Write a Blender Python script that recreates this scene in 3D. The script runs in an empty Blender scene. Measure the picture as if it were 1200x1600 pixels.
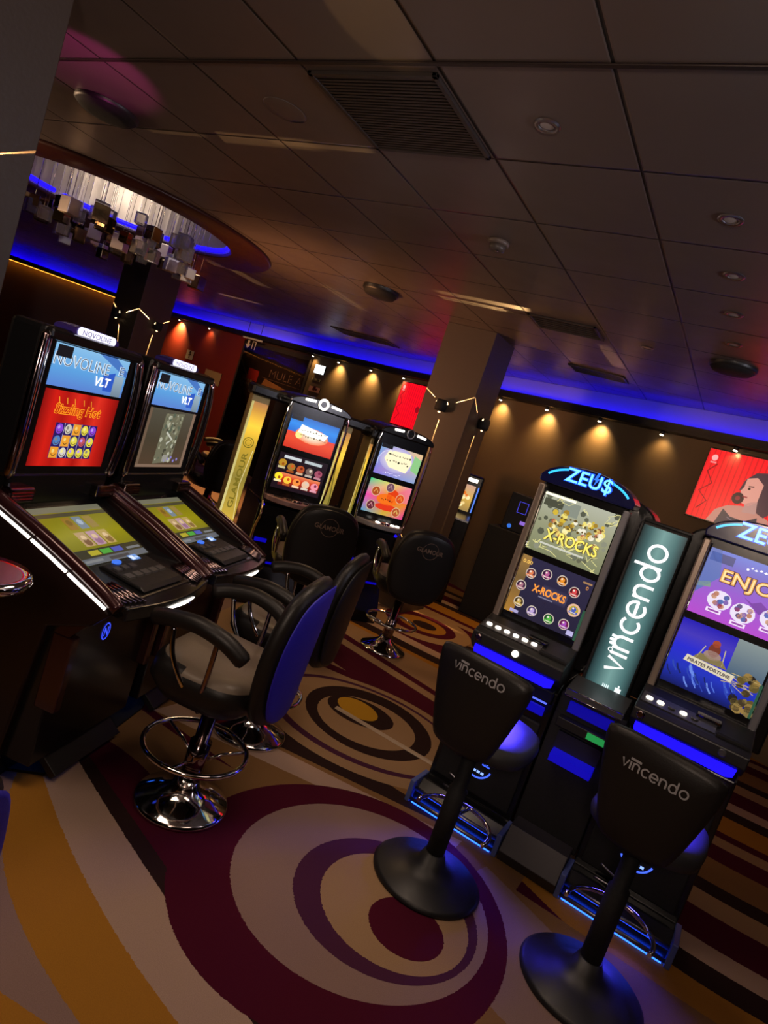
import bpy, bmesh, math, random
from mathutils import Vector, Matrix
random.seed(7)
PI = math.pi
SC = bpy.context.scene
COL = SC.collection

# ------------------------------------------------------------------ helpers
def lin(c):
    if isinstance(c, str):
        c = c.lstrip('#'); c = [int(c[i:i+2], 16)/255 for i in (0, 2, 4)]
    return tuple(((x+0.055)/1.055)**2.4 if x > 0.04045 else x/12.92 for x in c)

MATS = {}
def mat(name, base=(.5,.5,.5), rough=.5, metal=0., spec=.5, emit=None, es=1., coat=0., trans=0., bump=None):
    if name in MATS: return MATS[name]
    m = bpy.data.materials.new(name); m.use_nodes = True
    b = m.node_tree.nodes['Principled BSDF']
    b.inputs['Base Color'].default_value = (*base, 1)
    b.inputs['Roughness'].default_value = rough
    b.inputs['Metallic'].default_value = metal
    b.inputs['Specular IOR Level'].default_value = spec
    if coat: b.inputs['Coat Weight'].default_value = coat; b.inputs['Coat Roughness'].default_value = .08
    if trans: b.inputs['Transmission Weight'].default_value = trans
    if emit is not None:
        b.inputs['Emission Color'].default_value = (*emit, 1); b.inputs['Emission Strength'].default_value = es
    if bump:
        nt = m.node_tree
        tc = nt.nodes.new('ShaderNodeTexCoord'); nz = nt.nodes.new('ShaderNodeTexNoise')
        nz.inputs['Scale'].default_value = bump[0]; nz.inputs['Detail'].default_value = 4
        bp = nt.nodes.new('ShaderNodeBump'); bp.inputs['Strength'].default_value = bump[1]; bp.inputs['Distance'].default_value = .004
        nt.links.new(tc.outputs['Object'], nz.inputs['Vector']); nt.links.new(nz.outputs['Fac'], bp.inputs['Height'])
        nt.links.new(bp.outputs['Normal'], b.inputs['Normal'])
        rr = nt.nodes.new('ShaderNodeMapRange'); rr.inputs['To Min'].default_value = rough*.8; rr.inputs['To Max'].default_value = min(1, rough*1.2)
        nt.links.new(nz.outputs['Fac'], rr.inputs['Value']); nt.links.new(rr.outputs['Result'], b.inputs['Roughness'])
    MATS[name] = m
    return m

BLACK   = mat('black_gloss_plastic', (.008,.008,.009), .22, bump=(30,.02))
SATIN   = mat('black_satin_metal', (.012,.012,.013), .42, bump=(60,.03))
VINYL   = mat('black_vinyl', (.011,.0095,.009), .40, spec=.32, bump=(220,.12))
VINYL2  = mat('stool_seat_vinyl', (.030,.030,.034), .5, spec=.3, bump=(220,.12))
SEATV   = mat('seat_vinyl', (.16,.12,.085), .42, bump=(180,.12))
MATTE   = mat('matte_black', (.006,.006,.007), .75, bump=(80,.1))
CHROME  = mat('chrome', (.75,.74,.73), .07, 1.)
DARKCH  = mat('dark_chrome', (.30,.23,.24), .12, 1.)
MAROON  = mat('maroon_lacquer', (.05,.015,.018), .18, .4, coat=.6)
STEEL   = mat('brushed_steel', (.42,.42,.44), .32, 1., bump=(120,.08))
GREYD   = mat('grey_deck', (.11,.11,.12), .34, .5, bump=(90,.05))
OLIVE   = mat('olive_bronze_panel', (.34,.26,.10), .42, .35, bump=(50,.05))
WALLB   = mat('brown_wall_paint', (.17,.115,.06), .62, bump=(40,.2))
PILLARB = mat('pillar_paint', (.070,.047,.033), .5, bump=(60,.15))
DARKW   = mat('dark_room_paint', (.035,.024,.02), .7, bump=(30,.15))
REDW    = mat('red_wall_paint', (.24,.025,.010), .55, bump=(30,.15))
LEDGE   = mat('ledge_black', (.01,.009,.009), .5, bump=(30,.1))
PANELBLUE = mat('panel_blue', (.022,.014,.46), .5, bump=(200,.15))  # plain blue, given to the back panels of two chairs only
PAPER   = mat('paper', (.55,.42,.27), .8, bump=(60,.1))
BLKSHEET  = mat('black_sheet', (.006,.006,.006), .85, bump=(200,.3))
WHITEPL = mat('white_plastic', (.6,.56,.5), .4, bump=(40,.05))
GREYTXT = mat('grey_print', (.34,.34,.36), .5, bump=(60,.05))
GREYTX2 = mat('dim_bronze_print', (.20,.13,.09), .5, bump=(60,.05))
GLASSC  = mat('chandelier_glass', (.75,.68,.60), .06, .0, trans=.75, bump=(15,.2))
GOLDM   = mat('smoked_mirror_cube', (.30,.22,.12), .1, 1., bump=(10,.2))
MIRROR  = mat('hammered_mirror', (.62,.55,.50), .38, 1., bump=(9,.5))
REDBROWN= mat('red_brown_lacquer', (.05,.012,.008), .4, bump=(10,.1))
def em(name, col, s):
    return mat(name, (0.01,.01,.01), .3, emit=lin(col), es=s)
E_BLUE  = em('led_blue', '#1408ff', 2.2)
E_BLUEL = em('led_blue_light', '#5a6cff', 1.3)
E_BLUED = em('led_blue_dim', '#0c06e0', .55)
E_WHITE = em('led_white', '#fff6ea', 3.0)
E_WARM  = em('led_warm', '#ffd9a0', 3.0)
E_GOLD  = em('led_gold', '#ffb040', 1.6)
E_COVE  = em('cove_led', '#1400ff', 34.)
E_COVEW = em('cove_warm', '#ff9a30', 3.0)
E_CYAN  = em('led_cyan', '#4fd6ff', 1.7)
E_SPOT  = em('spot_lens', '#ffe9c4', 14.)
E_GREEN = em('led_green', '#2fbf60', .5)

# vertex-colour driven display material (what a lit screen shows)
def make_screen_mat():
    m = bpy.data.materials.new('lit_display'); m.use_nodes = True
    nt = m.node_tree; b = nt.nodes['Principled BSDF']
    at = nt.nodes.new('ShaderNodeAttribute'); at.attribute_name = 'Col'
    b.inputs['Base Color'].default_value = (.01,.01,.01,1); b.inputs['Roughness'].default_value = .25
    nt.links.new(at.outputs['Color'], b.inputs['Emission Color'])
    b.inputs['Emission Strength'].default_value = 1.0
    return m
SCREEN = make_screen_mat()

def link(name, me, parent=None, smooth=None):
    o = bpy.data.objects.new(name, me); COL.objects.link(o)
    if parent: o.parent = parent
    return o
def tag(o, label=None, cat=None, group=None, kind=None):
    if label: o['label'] = label
    if cat: o['category'] = cat
    if group: o['group'] = group
    if kind: o['kind'] = kind
    return o
def thing(name, label, cat, loc=(0,0,0), rotz=0., group=None):
    o = bpy.data.objects.new(name, None); COL.objects.link(o)
    o.location = loc; o.rotation_euler = (0,0,rotz); o.empty_display_size = .1
    return tag(o, label, cat, group)
def dup(root, loc, rotz, label, group=None):
    r = root.copy(); COL.objects.link(r); r.location = loc; r.rotation_euler = (0,0,rotz); r['label'] = label
    if group: r['group'] = group
    for ch in list(root.children):
        c = ch.copy(); COL.objects.link(c); c.parent = r
        for g in ch.children:
            d = g.copy(); COL.objects.link(d); d.parent = c
    return r

class MB:
    """collects shapes, builds one mesh"""
    def __init__(s): s.bm = bmesh.new(); s.mats = []
    def mi(s, m):
        if m not in s.mats: s.mats.append(m)
        return s.mats.index(m)
    def face(s, pts, m=None, smooth=False):
        vs = [s.bm.verts.new(p) for p in pts]
        f = s.bm.faces.new(vs); f.smooth = smooth
        if m: f.material_index = s.mi(m)
        return f
    def box(s, lo, hi, m=None, bev=0., mx=None):
        x0,y0,z0 = lo; x1,y1,z1 = hi
        r = bmesh.ops.create_cube(s.bm, size=1)
        vs = r['verts']
        for v in vs: v.co = Vector(((x0+x1)/2+v.co.x*(x1-x0), (y0+y1)/2+v.co.y*(y1-y0), (z0+z1)/2+v.co.z*(z1-z0)))
        fs = list({f for v in vs for f in v.link_faces})
        if m:
            for f in fs: f.material_index = s.mi(m)
        if bev:
            es = list({e for v in vs for e in v.link_edges})
            r2 = bmesh.ops.bevel(s.bm, geom=es, offset=bev, segments=2, affect='EDGES', profile=.5)
            vs = list({v for f in r2['faces'] for v in f.verts} | set(v for v in vs if v.is_valid))
            if m:
                for f in r2['faces']: f.material_index = s.mi(m)
        if mx is not None:
            for v in vs: v.co = mx @ v.co
        return s
    def prism(s, prof, x0, x1, m=None, axis='x', smooth=False):
        """extrude 2D profile. axis x: prof=(y,z); axis y: prof=(x,z); axis z: prof=(x,y)"""
        def P(a, b, t):
            return (t,a,b) if axis == 'x' else ((a,t,b) if axis == 'y' else (a,b,t))
        A = [s.bm.verts.new(P(a,b,x0)) for a,b in prof]; B = [s.bm.verts.new(P(a,b,x1)) for a,b in prof]
        n = len(prof); fs = []
        fs.append(s.bm.faces.new(A)); fs.append(s.bm.faces.new(B[::-1]))
        for i in range(n):
            f = s.bm.faces.new((A[i], B[i], B[(i+1)%n], A[(i+1)%n])); f.smooth = smooth; fs.append(f)
        if m:
            for f in fs: f.material_index = s.mi(m)
        bmesh.ops.recalc_face_normals(s.bm, faces=fs)
        return s
    def lathe(s, prof, m=None, c=(0,0,0), n=40, smooth=True, sx=1., sy=1., cap=True):
        rings = []
        for r, z in prof:
            rings.append([s.bm.verts.new((c[0]+r*sx*math.cos(2*PI*i/n), c[1]+r*sy*math.sin(2*PI*i/n), c[2]+z)) for i in range(n)])
        fs = []
        for a, b in zip(rings, rings[1:]):
            for i in range(n):
                f = s.bm.faces.new((a[i], a[(i+1)%n], b[(i+1)%n], b[i])); f.smooth = smooth; fs.append(f)
        if cap:
            fs.append(s.bm.faces.new(rings[0][::-1])); fs.append(s.bm.faces.new(rings[-1]))
        if m:
            for f in fs: f.material_index = s.mi(m)
        return s
    def tube(s, pts, r, m=None, n=10, closed=False):
        pts = [Vector(p) for p in pts]; N = len(pts); rings = []
        up = None
        for i, p in enumerate(pts):
            if closed: t = pts[(i+1)%N]-pts[i-1]
            else: t = pts[min(i+1,N-1)]-pts[max(i-1,0)]
            t.normalize()
            if up is None:
                up = Vector((0,0,1)) if abs(t.z) < .9 else Vector((1,0,0))
            a = t.cross(up)
            if a.length < 1e-4: a = t.orthogonal()
            a.normalize(); b = a.cross(t).normalized(); up = b
            rr = r[i] if isinstance(r, (list,tuple)) else r
            rings.append([s.bm.verts.new(p+a*rr*math.cos(2*PI*k/n)+b*rr*math.sin(2*PI*k/n)) for k in range(n)])
        fs = []
        for i in range(N if closed else N-1):
            A = rings[i]; B = rings[(i+1)%N]
            for k in range(n):
                f = s.bm.faces.new((A[k], A[(k+1)%n], B[(k+1)%n], B[k])); f.smooth = True; fs.append(f)
        if not closed:
            fs.append(s.bm.faces.new(rings[0][::-1])); fs.append(s.bm.faces.new(rings[-1]))
        if m:
            for f in fs: f.material_index = s.mi(m)
        return s
    def build(s, name, m=None, parent=None, mx=None, bevel=0., subsurf=0):
        me = bpy.data.meshes.new(name)
        if mx is not None: s.bm.transform(mx)
        bmesh.ops.recalc_face_normals(s.bm, faces=s.bm.faces)
        s.bm.to_mesh(me); s.bm.free()
        for k in (s.mats or [m]): me.materials.append(k)
        o = link(name, me, parent)
        if bevel:
            md = o.modifiers.new('bevel', 'BEVEL'); md.width = bevel; md.segments = 2; md.limit_method = 'ANGLE'; md.angle_limit = .6
        if subsurf:
            md = o.modifiers.new('sub', 'SUBSURF'); md.levels = subsurf; md.render_levels = subsurf
        return o

def arc(cx, cy, r, a0, a1, n=16, ry=None):
    ry = ry or r
    return [(cx+r*math.cos(math.radians(a0+(a1-a0)*i/n)), cy+ry*math.sin(math.radians(a0+(a1-a0)*i/n))) for i in range(n+1)]
def smooth_path(pts, n=6):
    """Catmull-Rom through 3D points"""
    P = [Vector(p) for p in pts]; out = []
    for i in range(len(P)-1):
        p0 = P[max(i-1,0)]; p1 = P[i]; p2 = P[i+1]; p3 = P[min(i+2,len(P)-1)]
        for k in range(n):
            t = k/n
            out.append(.5*((2*p1)+(p2-p0)*t+(2*p0-5*p1+4*p2-p3)*t*t+(3*p1-p0-3*p2+p3)*t**3))
    out.append(P[-1]); return out

# ------------------------------------------------------------------ lettering
_TXT = {}
def text_mesh(txt, bold=0., shear=0.):
    k = (txt, bold, shear)
    if k in _TXT: return _TXT[k]
    cu = bpy.data.curves.new('lettering_tmp', 'FONT'); cu.body = txt; cu.size = 1; cu.offset = bold; cu.shear = shear; cu.resolution_u = 3
    o = bpy.data.objects.new('lettering_tmp', cu); COL.objects.link(o)
    dg = bpy.context.evaluated_depsgraph_get(); dg.update()
    me = bpy.data.meshes.new_from_object(o.evaluated_get(dg))
    vs = [(v.co.x, v.co.y) for v in me.vertices]; fs = [tuple(p.vertices) for p in me.polygons]
    bpy.data.objects.remove(o); bpy.data.curves.remove(cu); bpy.data.meshes.remove(me)
    xs = [v[0] for v in vs]; ys = [v[1] for v in vs]
    x0, x1, y0, y1 = min(xs), max(xs), min(ys), max(ys)
    vs = [((x-x0)/(x1-x0), (y-y0)/(y1-y0)) for x, y in vs]
    _TXT[k] = (vs, fs, (x1-x0)/(y1-y0)); return _TXT[k]

def letter_strokes(word):
    """rounded monoline lower-case alphabet: list of polylines, advance"""
    L = {
     'v': ([[(0,1),(.38,0),(.76,1)]], .9),
     'i': ([[(0,0),(0,1)]], .22),
     'n': ([[(0,0),(0,1)], [(0,.6)]+arc(.36,.62,.36,180,0,10)+[(.72,0)]], .95),
     'c': ([arc(.45,.5,.45,45,315,14,.5)], .88),
     'e': ([[(.02,.5),(.9,.5)]+arc(.45,.5,.45,0,315,16,.5)], 1.05),
     'd': ([arc(.42,.5,.42,0,360,18,.5), [(.84,0),(.84,1.55)]], 1.08),
     'o': ([arc(.47,.5,.47,0,360,20,.5)], 1.1)}
    out = []; x = 0
    for ch in word:
        st, adv = L[ch]
        for s in st: out.append([(x+a, b) for a, b in s])
        x += adv+.14
    return out, x-.14

class Canvas:
    """flat picture in metres on its own plane, coloured per face corner; layers are a fraction of a millimetre apart"""
    def __init__(s, w, h, step=.0007): s.w=w; s.h=h; s.P=[]; s.lay=0; s.step=step
    def up(s): s.lay += 1; return s
    def poly(s, pts, col, k=1.):
        if isinstance(col, list): cols = [tuple(x*k for x in lin(c)) for c in col]
        else: c = lin(col); cols = [tuple(x*k for x in c)]*len(pts)
        s.P.append((pts, cols, s.lay)); return s
    def rect(s, x0, y0, x1, y1, col, k=1.):
        return s.poly([(x0,y0),(x1,y0),(x1,y1),(x0,y1)], col, k)
    def grad(s, x0, y0, x1, y1, stops, k=1., vert=True):
        for (t0,c0),(t1,c1) in zip(stops, stops[1:]):
            if vert: s.poly([(x0,y0+(y1-y0)*t0),(x1,y0+(y1-y0)*t0),(x1,y0+(y1-y0)*t1),(x0,y0+(y1-y0)*t1)], [c0,c0,c1,c1], k)
            else: s.poly([(x0+(x1-x0)*t0,y0),(x0+(x1-x0)*t1,y0),(x0+(x1-x0)*t1,y1),(x0+(x1-x0)*t0,y1)], [c0,c1,c1,c0], k)
        return s
    def disc(s, x, y, r, col, k=1., ry=None, n=20, rot=0.):
        ry = ry or r; c, sn = math.cos(rot), math.sin(rot)
        return s.poly([(x+r*math.cos(2*PI*i/n)*c-ry*math.sin(2*PI*i/n)*sn, y+r*math.cos(2*PI*i/n)*sn+ry*math.sin(2*PI*i/n)*c) for i in range(n)], col, k)
    def glow(s, x, y, r, ci, co, k=1., ry=None, n=24):
        ry = ry or r
        for i in range(n):
            a, b = 2*PI*i/n, 2*PI*(i+1)/n
            s.poly([(x,y),(x+r*math.cos(a),y+ry*math.sin(a)),(x+r*math.cos(b),y+ry*math.sin(b))], [ci,co,co], k)
        return s
    def stroke(s, pts, w, col, k=1.):
        n = len(pts)
        L = []; R = []
        closed = math.dist(pts[0], pts[-1]) < 1e-6
        for i, (x,y) in enumerate(pts):
            if closed: a = pts[i-1] if i > 0 else pts[-2]; b = pts[i+1] if i < n-1 else pts[1]
            else: a = pts[max(i-1,0)]; b = pts[min(i+1,n-1)]
            dx, dy = b[0]-a[0], b[1]-a[1]; l = math.hypot(dx,dy) or 1
            L.append((x-dy/l*w/2, y+dx/l*w/2)); R.append((x+dy/l*w/2, y-dx/l*w/2))
        for i in range(n-1): s.poly([L[i],R[i],R[i+1],L[i+1]], col, k)
        return s
    def text(s, txt, x, y, w, h, col, k=1., bold=0., shear=0., rot=0.):
        vs, fs, _ = text_mesh(txt, bold, shear); c, sn = math.cos(rot), math.sin(rot)
        for f in fs:
            pts = []
            for i in f:
                a, b = vs[i][0]*w, vs[i][1]*h
                pts.append((x+a*c-b*sn, y+a*sn+b*c))
            s.poly(pts, col, k)
        return s
    def strokes(s, word, x, y, h, lw, col, k=1., rot=0., sx=1.):
        st, adv = letter_strokes(word); c, sn = math.cos(rot), math.sin(rot)
        for pl in st:
            s.stroke([(x+a*h*sx*c-b*h*sn, y+a*h*sx*sn+b*h*c) for a,b in pl], lw, col, k)
        return adv*h*sx
    def build(s, name, parent, origin, ex=(1,0,0), ey=(0,0,1), m=None, thick=.004, back=None, curve=None):
        ex = Vector(ex); ey = Vector(ey); nr = ex.cross(ey).normalized(); o = Vector(origin)
        me = bpy.data.meshes.new(name); verts=[]; faces=[]; cols=[]
        for pts, cl, lay in s.P:
            b = len(verts)
            for x,y in pts:
                v = o+ex*x+ey*y+nr*(s.step*(lay+1))
                if curve: v = curve(v)
                verts.append(v)
            faces.append(list(range(b,b+len(pts)))); cols += cl
        nface = len(faces)
        if back:
            b = len(verts)
            for d in (.0, -thick):
                for x,y in ((0,0),(s.w,0),(s.w,s.h),(0,s.h)): verts.append(o+ex*x+ey*y+nr*d)
            for f in ((0,1,2,3),(7,6,5,4),(0,4,5,1),(1,5,6,2),(2,6,7,3),(3,7,4,0)):
                faces.append([b+i for i in f]); cols += [(0,0,0)]*4
        me.from_pydata([tuple(v) for v in verts], [], faces)
        ca = me.color_attributes.new('Col', 'FLOAT_COLOR', 'CORNER')
        flat = []
        for c in cols: flat += [c[0], c[1], c[2], 1.]
        ca.data.foreach_set('color', flat)
        me.materials.append(m or SCREEN)
        if back:
            me.materials.append(back)
            for p in me.polygons[nface:]: p.material_index = 1
        return link(name, me, parent)

def squiggle(c, x0, y0, x1, h, col, k=1., lw=.003, rows=1, seed=1, gap=1.5):
    """ornament too small to make out: rows of curls, leaves and dots"""
    rd = random.Random(seed)
    for r in range(rows):
        y = y0-r*h*gap; x = x0
        while x < x1-h*.4:
            w = h*rd.uniform(.35,.9); kind = rd.randint(0,2); yy = y+h*rd.uniform(.15,.6)
            if kind == 0: c.poly([(x,yy),(x+w*.5,yy+h*rd.uniform(.15,.4)),(x+w,yy+h*.05),(x+w*.5,yy-h*.12)], col, k)
            elif kind == 1: c.disc(x+w*.4, yy, h*rd.uniform(.12,.26), col, k, n=7)
            else: c.stroke([(x+w*i/5, yy+h*.13*math.sin(i*1.9)) for i in range(6)], lw, col, k)
            x += w+h*.10

# ------------------------------------------------------------------ camera
F_PX = 1015.34
R = Matrix(((0.8178629592, -0.3331520868, 0.4691586800),
            (0.4809837276, -0.0517186804, -0.8752027376),
            (0.3158398862, 0.9414535916, 0.1179419396)))
cam_d = bpy.data.cameras.new('camera'); cam = bpy.data.objects.new('camera', cam_d); COL.objects.link(cam)
cam.matrix_world = Matrix.Translation((0,0,1.65)) @ R.to_4x4()
cam_d.sensor_fit = 'HORIZONTAL'; cam_d.sensor_width = 36; cam_d.lens = 36*F_PX/1200
cam_d.clip_start = .05; cam_d.clip_end = 60
SC.camera = cam
CZ = 2.85   # ceiling height
CAMP = Vector((0,0,1.65))
def ray(px, py): return R @ Vector((px-600, -(py-800), -F_PX))
def on_z(px, py, z):
    d = ray(px,py); return CAMP+d*((z-1.65)/d.z)
def on_y(px, py, y):
    d = ray(px,py); return CAMP+d*(y/d.y)

# ------------------------------------------------------------------ carpet
TAN='#a97f56'; 
def carpet():
    m = bpy.data.materials.new('swirl_carpet'); m.use_nodes = True; nt = m.node_tree; N = nt.nodes; Lk = nt.links
    b = N['Principled BSDF']; b.inputs['Roughness'].default_value = .95; b.inputs['Specular IOR Level'].default_value = .15
    tc = N.new('ShaderNodeTexCoord')
    nz = N.new('ShaderNodeTexNoise'); nz.inputs['Scale'].default_value = 90; nz.inputs['Detail'].default_value = 3
    Lk.new(tc.outputs['Object'], nz.inputs['Vector'])
    def M(op, a, c=None, d=None):
        n = N.new('ShaderNodeMath'); n.operation = op
        for i, v in enumerate((a, c, d)):
            if v is None: continue
            if isinstance(v, (int,float)): n.inputs[i].default_value = v
            else: Lk.new(v, n.inputs[i])
        return n.outputs[0]
    sx = N.new('ShaderNodeSeparateXYZ'); Lk.new(tc.outputs['Object'], sx.inputs[0])
    jit = M('MULTIPLY', M('SUBTRACT', nz.outputs['Fac'], .5), .010)
    X = M('ADD', sx.outputs[0], jit); Y = M('ADD', sx.outputs[1], jit)
    def lt(a, c): return M('LESS_THAN', a, c)
    def circ(cx, cy, r, ry=None, ang=0.):
        dx = M('SUBTRACT', X, cx); dy = M('SUBTRACT', Y, cy)
        if ry:
            c, s = math.cos(math.radians(ang)), math.sin(math.radians(ang))
            u = M('ADD', M('MULTIPLY', dx, c/r), M('MULTIPLY', dy, s/r)); v = M('ADD', M('MULTIPLY', dx, -s/ry), M('MULTIPLY', dy, c/ry))
            return lt(M('ADD', M('MULTIPLY', u, u), M('MULTIPLY', v, v)), 1.)
        return lt(M('ADD', M('MULTIPLY', dx, dx), M('MULTIPLY', dy, dy)), r*r)
    def below(co):  # Y < cubic(X)
        acc = co[0]
        for k in co[1:]: acc = M('MULTIPLY_ADD', acc if not isinstance(acc,(int,float)) else acc, X, k) if not isinstance(acc,(int,float)) else M('MULTIPLY_ADD', X, acc, k)
        return lt(Y, acc)
    def poly(pts):
        # convex, counter-clockwise
        acc = None
        for (x0,y0),(x1,y1) in zip(pts, pts[1:]+pts[:1]):
            # cross((p1-p0),(q-p0)) > 0
            a, c = -(y1-y0), (x1-x0); d = -(a*x0+c*y0)
            v = M('GREATER_THAN', M('ADD', M('MULTIPLY', X, a), M('MULTIPLY_ADD', Y, c, d)), 0.)
            acc = v if acc is None else M('MULTIPLY', acc, v)
        return acc
    AND = lambda a, c: M('MULTIPLY', a, c)
    NOT = lambda a: M('SUBTRACT', 1., a)
    C = dict(tan=(.38,.235,.125), mauve=(.30,.19,.16), burg=(.075,.004,.018), purp=(.075,.018,.05), dark=(.028,.012,.011), orange=(.42,.185,.022),
             cream=(.46,.31,.235), yellow=(.55,.29,.02), brown=(.26,.135,.05))
    state = {}
    def paint(mask, col):
        mx = N.new('ShaderNodeMix'); mx.data_type = 'RGBA'
        Lk.new(mask, mx.inputs[0]); Lk.new(state['c'], mx.inputs[6])
        mx.inputs[7].default_value = (*C[col], 1); state['c'] = mx.outputs[2]
    # default bands running along X
    w = M('ADD', M('MULTIPLY', M('SINE', M('MULTIPLY', X, 1.9)), .13), M('MULTIPLY', M('SINE', M('MULTIPLY_ADD', X, 3.7, 1.)), .05))
    fr = M('FRACT', M('MULTIPLY', M('ADD', Y, w), 1/1.9))
    cr = N.new('ShaderNodeValToRGB'); cr.color_ramp.interpolation = 'CONSTANT'
    st = [(0,'dark'),(.07,'brown'),(.22,'burg'),(.33,'tan'),(.40,'burg'),(.45,'orange'),(.60,'dark'),(.68,'cream'),(.76,'burg'),(.9,'tan')]
    els = cr.color_ramp.elements
    els[0].position = 0; els[0].color = (*C['dark'],1); els[1].position = st[1][0]; els[1].color = (*C[st[1][1]],1)
    for p, k in st[2:]:
        e = els.new(p); e.color = (*C[k],1)
    Lk.new(fr, cr.inputs[0]); state['c'] = cr.outputs[0]
    # repeating swirls far away
    for cx, cy in ((-2.35,5.75),(-.2,6.2),(1.4,4.9),(-6.6,7.4),(-4.6,6.4)):
        for r, k in ((.55,'tan'),(.36,'burg'),(.24,'orange'),(.12,'dark')): paint(circ(cx+(.55-r)*.2, cy, r), k)
    # --- second swirl, upper middle
    paint(poly([(-3.2,2.3),(-.3,2.3),(-.3,3.9),(-3.2,3.9)]), 'brown')
    paint(poly([(-3.2,3.4),(-.3,3.4),(-.3,4.8),(-3.2,4.8)]), 'tan')
    paint(poly([(-2.6,4.45),(-.5,4.1),(-.5,4.16),(-2.6,4.55)]), 'burg')
    paint(poly([(-2.4,3.95),(-.5,3.62),(-.5,4.02),(-2.4,4.3)]), 'burg')
    paint(poly([(-2.35,3.66),(-1.6,3.88),(-1.6,3.96),(-2.35,3.78)]), 'burg')
    paint(poly([(-2.1,2.3),(-.6,2.75),(-.6,2.84),(-2.1,2.50)]), 'cream')
    paint(poly([(-1.95,2.60),(-1.6,2.64),(-.6,2.90),(-.6,2.92),(-1.95,2.90)]), 'dark')
    paint(circ(-1.46,3.35,.70,.57,8), 'tan')
    paint(circ(-1.48,3.36,.61,.50,8), 'purp')
    paint(circ(-1.47,3.37,.575,.46,8), 'tan')
    paint(circ(-1.475,3.40,.415,.388,143), 'dark')
    paint(circ(-1.475,3.375,.305,.298), 'tan')
    paint(circ(-1.56,3.44,.215,.175,10), 'dark')
    paint(circ(-1.593,3.458,.142,.114,167), 'yellow')
    # --- left foreground bands
    paint(AND(below([-.0,.0,0,2.18]), lt(X,-.2)), 'brown')
    burg = below([-.0,-.573,-2.108,.024])   # roughly 1.95 at x=-2, 1.77 at -1.3, 1.6 at -.6
    paint(AND(burg, lt(X,.2)), 'burg')
    paint(below([-.0,.0,-.235,1.365]), 'dark')
    paint(below([-.0,.03,-.16,1.345]), 'cream')
    paint(below([.06,.33,.31,1.375]), 'cream')
    paint(below([.02,.22,.22,1.36]), 'orange')
    paint(below([-.22,-.52,-.46,.975]), 'mauve')
    paint(below([0,.0,.25,1.33]), 'orange')
    # --- big swirl
    paint(poly([(-.3,1.2),(.9,1.9),(.9,2.75),(-.3,2.75)]), 'brown')
    paint(poly([(.0,1.6),(.9,2.2),(.9,2.45),(.0,2.0)]), 'cream')
    paint(poly([(-.6,2.2),(.2,2.0),(.25,2.5),(-.45,2.78)]), 'mauve')
    paint(circ(-.792,2.124,.671,.618,-102), 'burg')
    paint(circ(-.749,2.186,.512,.486,-111), 'mauve')
    paint(circ(-.644,2.196,.364,.347,-114), 'purp')
    paint(circ(-.607,2.196,.286), 'tan')
    paint(circ(-.531,2.151,.142), 'burg')
    # pile mottling
    n2 = N.new('ShaderNodeTexNoise'); n2.inputs['Scale'].default_value = 350; Lk.new(tc.outputs['Object'], n2.inputs['Vector'])
    mr = N.new('ShaderNodeMapRange'); mr.inputs['To Min'].default_value = .72; mr.inputs['To Max'].default_value = 1.2; Lk.new(n2.outputs['Fac'], mr.inputs['Value'])
    mm = N.new('ShaderNodeVectorMath'); mm.operation = 'SCALE'; Lk.new(state['c'], mm.inputs[0]); Lk.new(mr.outputs[0], mm.inputs['Scale'])
    Lk.new(mm.outputs[0], b.inputs['Base Color'])
    bp = N.new('ShaderNodeBump'); bp.inputs['Strength'].default_value = .3; bp.inputs['Distance'].default_value = .004
    Lk.new(n2.outputs['Fac'], bp.inputs['Height']); Lk.new(bp.outputs[0], b.inputs['Normal'])
    return m

def ceiling_mat():
    m = bpy.data.materials.new('ceiling_panels'); m.use_nodes = True; nt = m.node_tree; N = nt.nodes; L = nt.links
    b = N['Principled BSDF']
    tc = N.new('ShaderNodeTexCoord'); sp = N.new('ShaderNodeSeparateXYZ'); L.new(tc.outputs['Object'], sp.inputs[0])
    def M(op, a, c=None):
        n = N.new('ShaderNodeMath'); n.operation = op
        for i, v in enumerate((a, c)):
            if v is None: continue
            if isinstance(v,(int,float)): n.inputs[i].default_value = v
            else: L.new(v, n.inputs[i])
        return n.outputs[0]
    def dist(a, off):
        f = M('FRACT', M('MULTIPLY', M('ADD', a, off), 1/.6)); return M('MULTIPLY', M('MINIMUM', f, M('SUBTRACT', 1., f)), .6)
    d = M('MINIMUM', dist(sp.outputs[0], .765), dist(sp.outputs[1], -2.49))
    seam = M('LESS_THAN', d, .006)
    nz = N.new('ShaderNodeTexNoise'); nz.inputs['Scale'].default_value = 5; nz.inputs['Detail'].default_value = 6; L.new(tc.outputs['Object'], nz.inputs['Vector'])
    mr = N.new('ShaderNodeMapRange'); mr.inputs['To Min'].default_value = .30; mr.inputs['To Max'].default_value = .5; L.new(nz.outputs['Fac'], mr.inputs['Value'])
    L.new(mr.outputs[0], b.inputs['Roughness'])
    mx = N.new('ShaderNodeMix'); mx.data_type = 'RGBA'; L.new(seam, mx.inputs[0])
    mx.inputs[6].default_value = (.19,.152,.138,1); mx.inputs[7].default_value = (.01,.008,.007,1)
    L.new(mx.outputs[2], b.inputs['Base Color']); b.inputs['Metallic'].default_value = .45
    # pillow edges
    h = N.new('ShaderNodeMapRange'); h.inputs['From Max'].default_value = .012; L.new(d, h.inputs['Value'])
    bp = N.new('ShaderNodeBump'); bp.inputs['Distance'].default_value = .006; bp.inputs['Strength'].default_value = .5
    L.new(h.outputs[0], bp.inputs['Height']); L.new(bp.outputs[0], b.inputs['Normal'])
    return m

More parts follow.
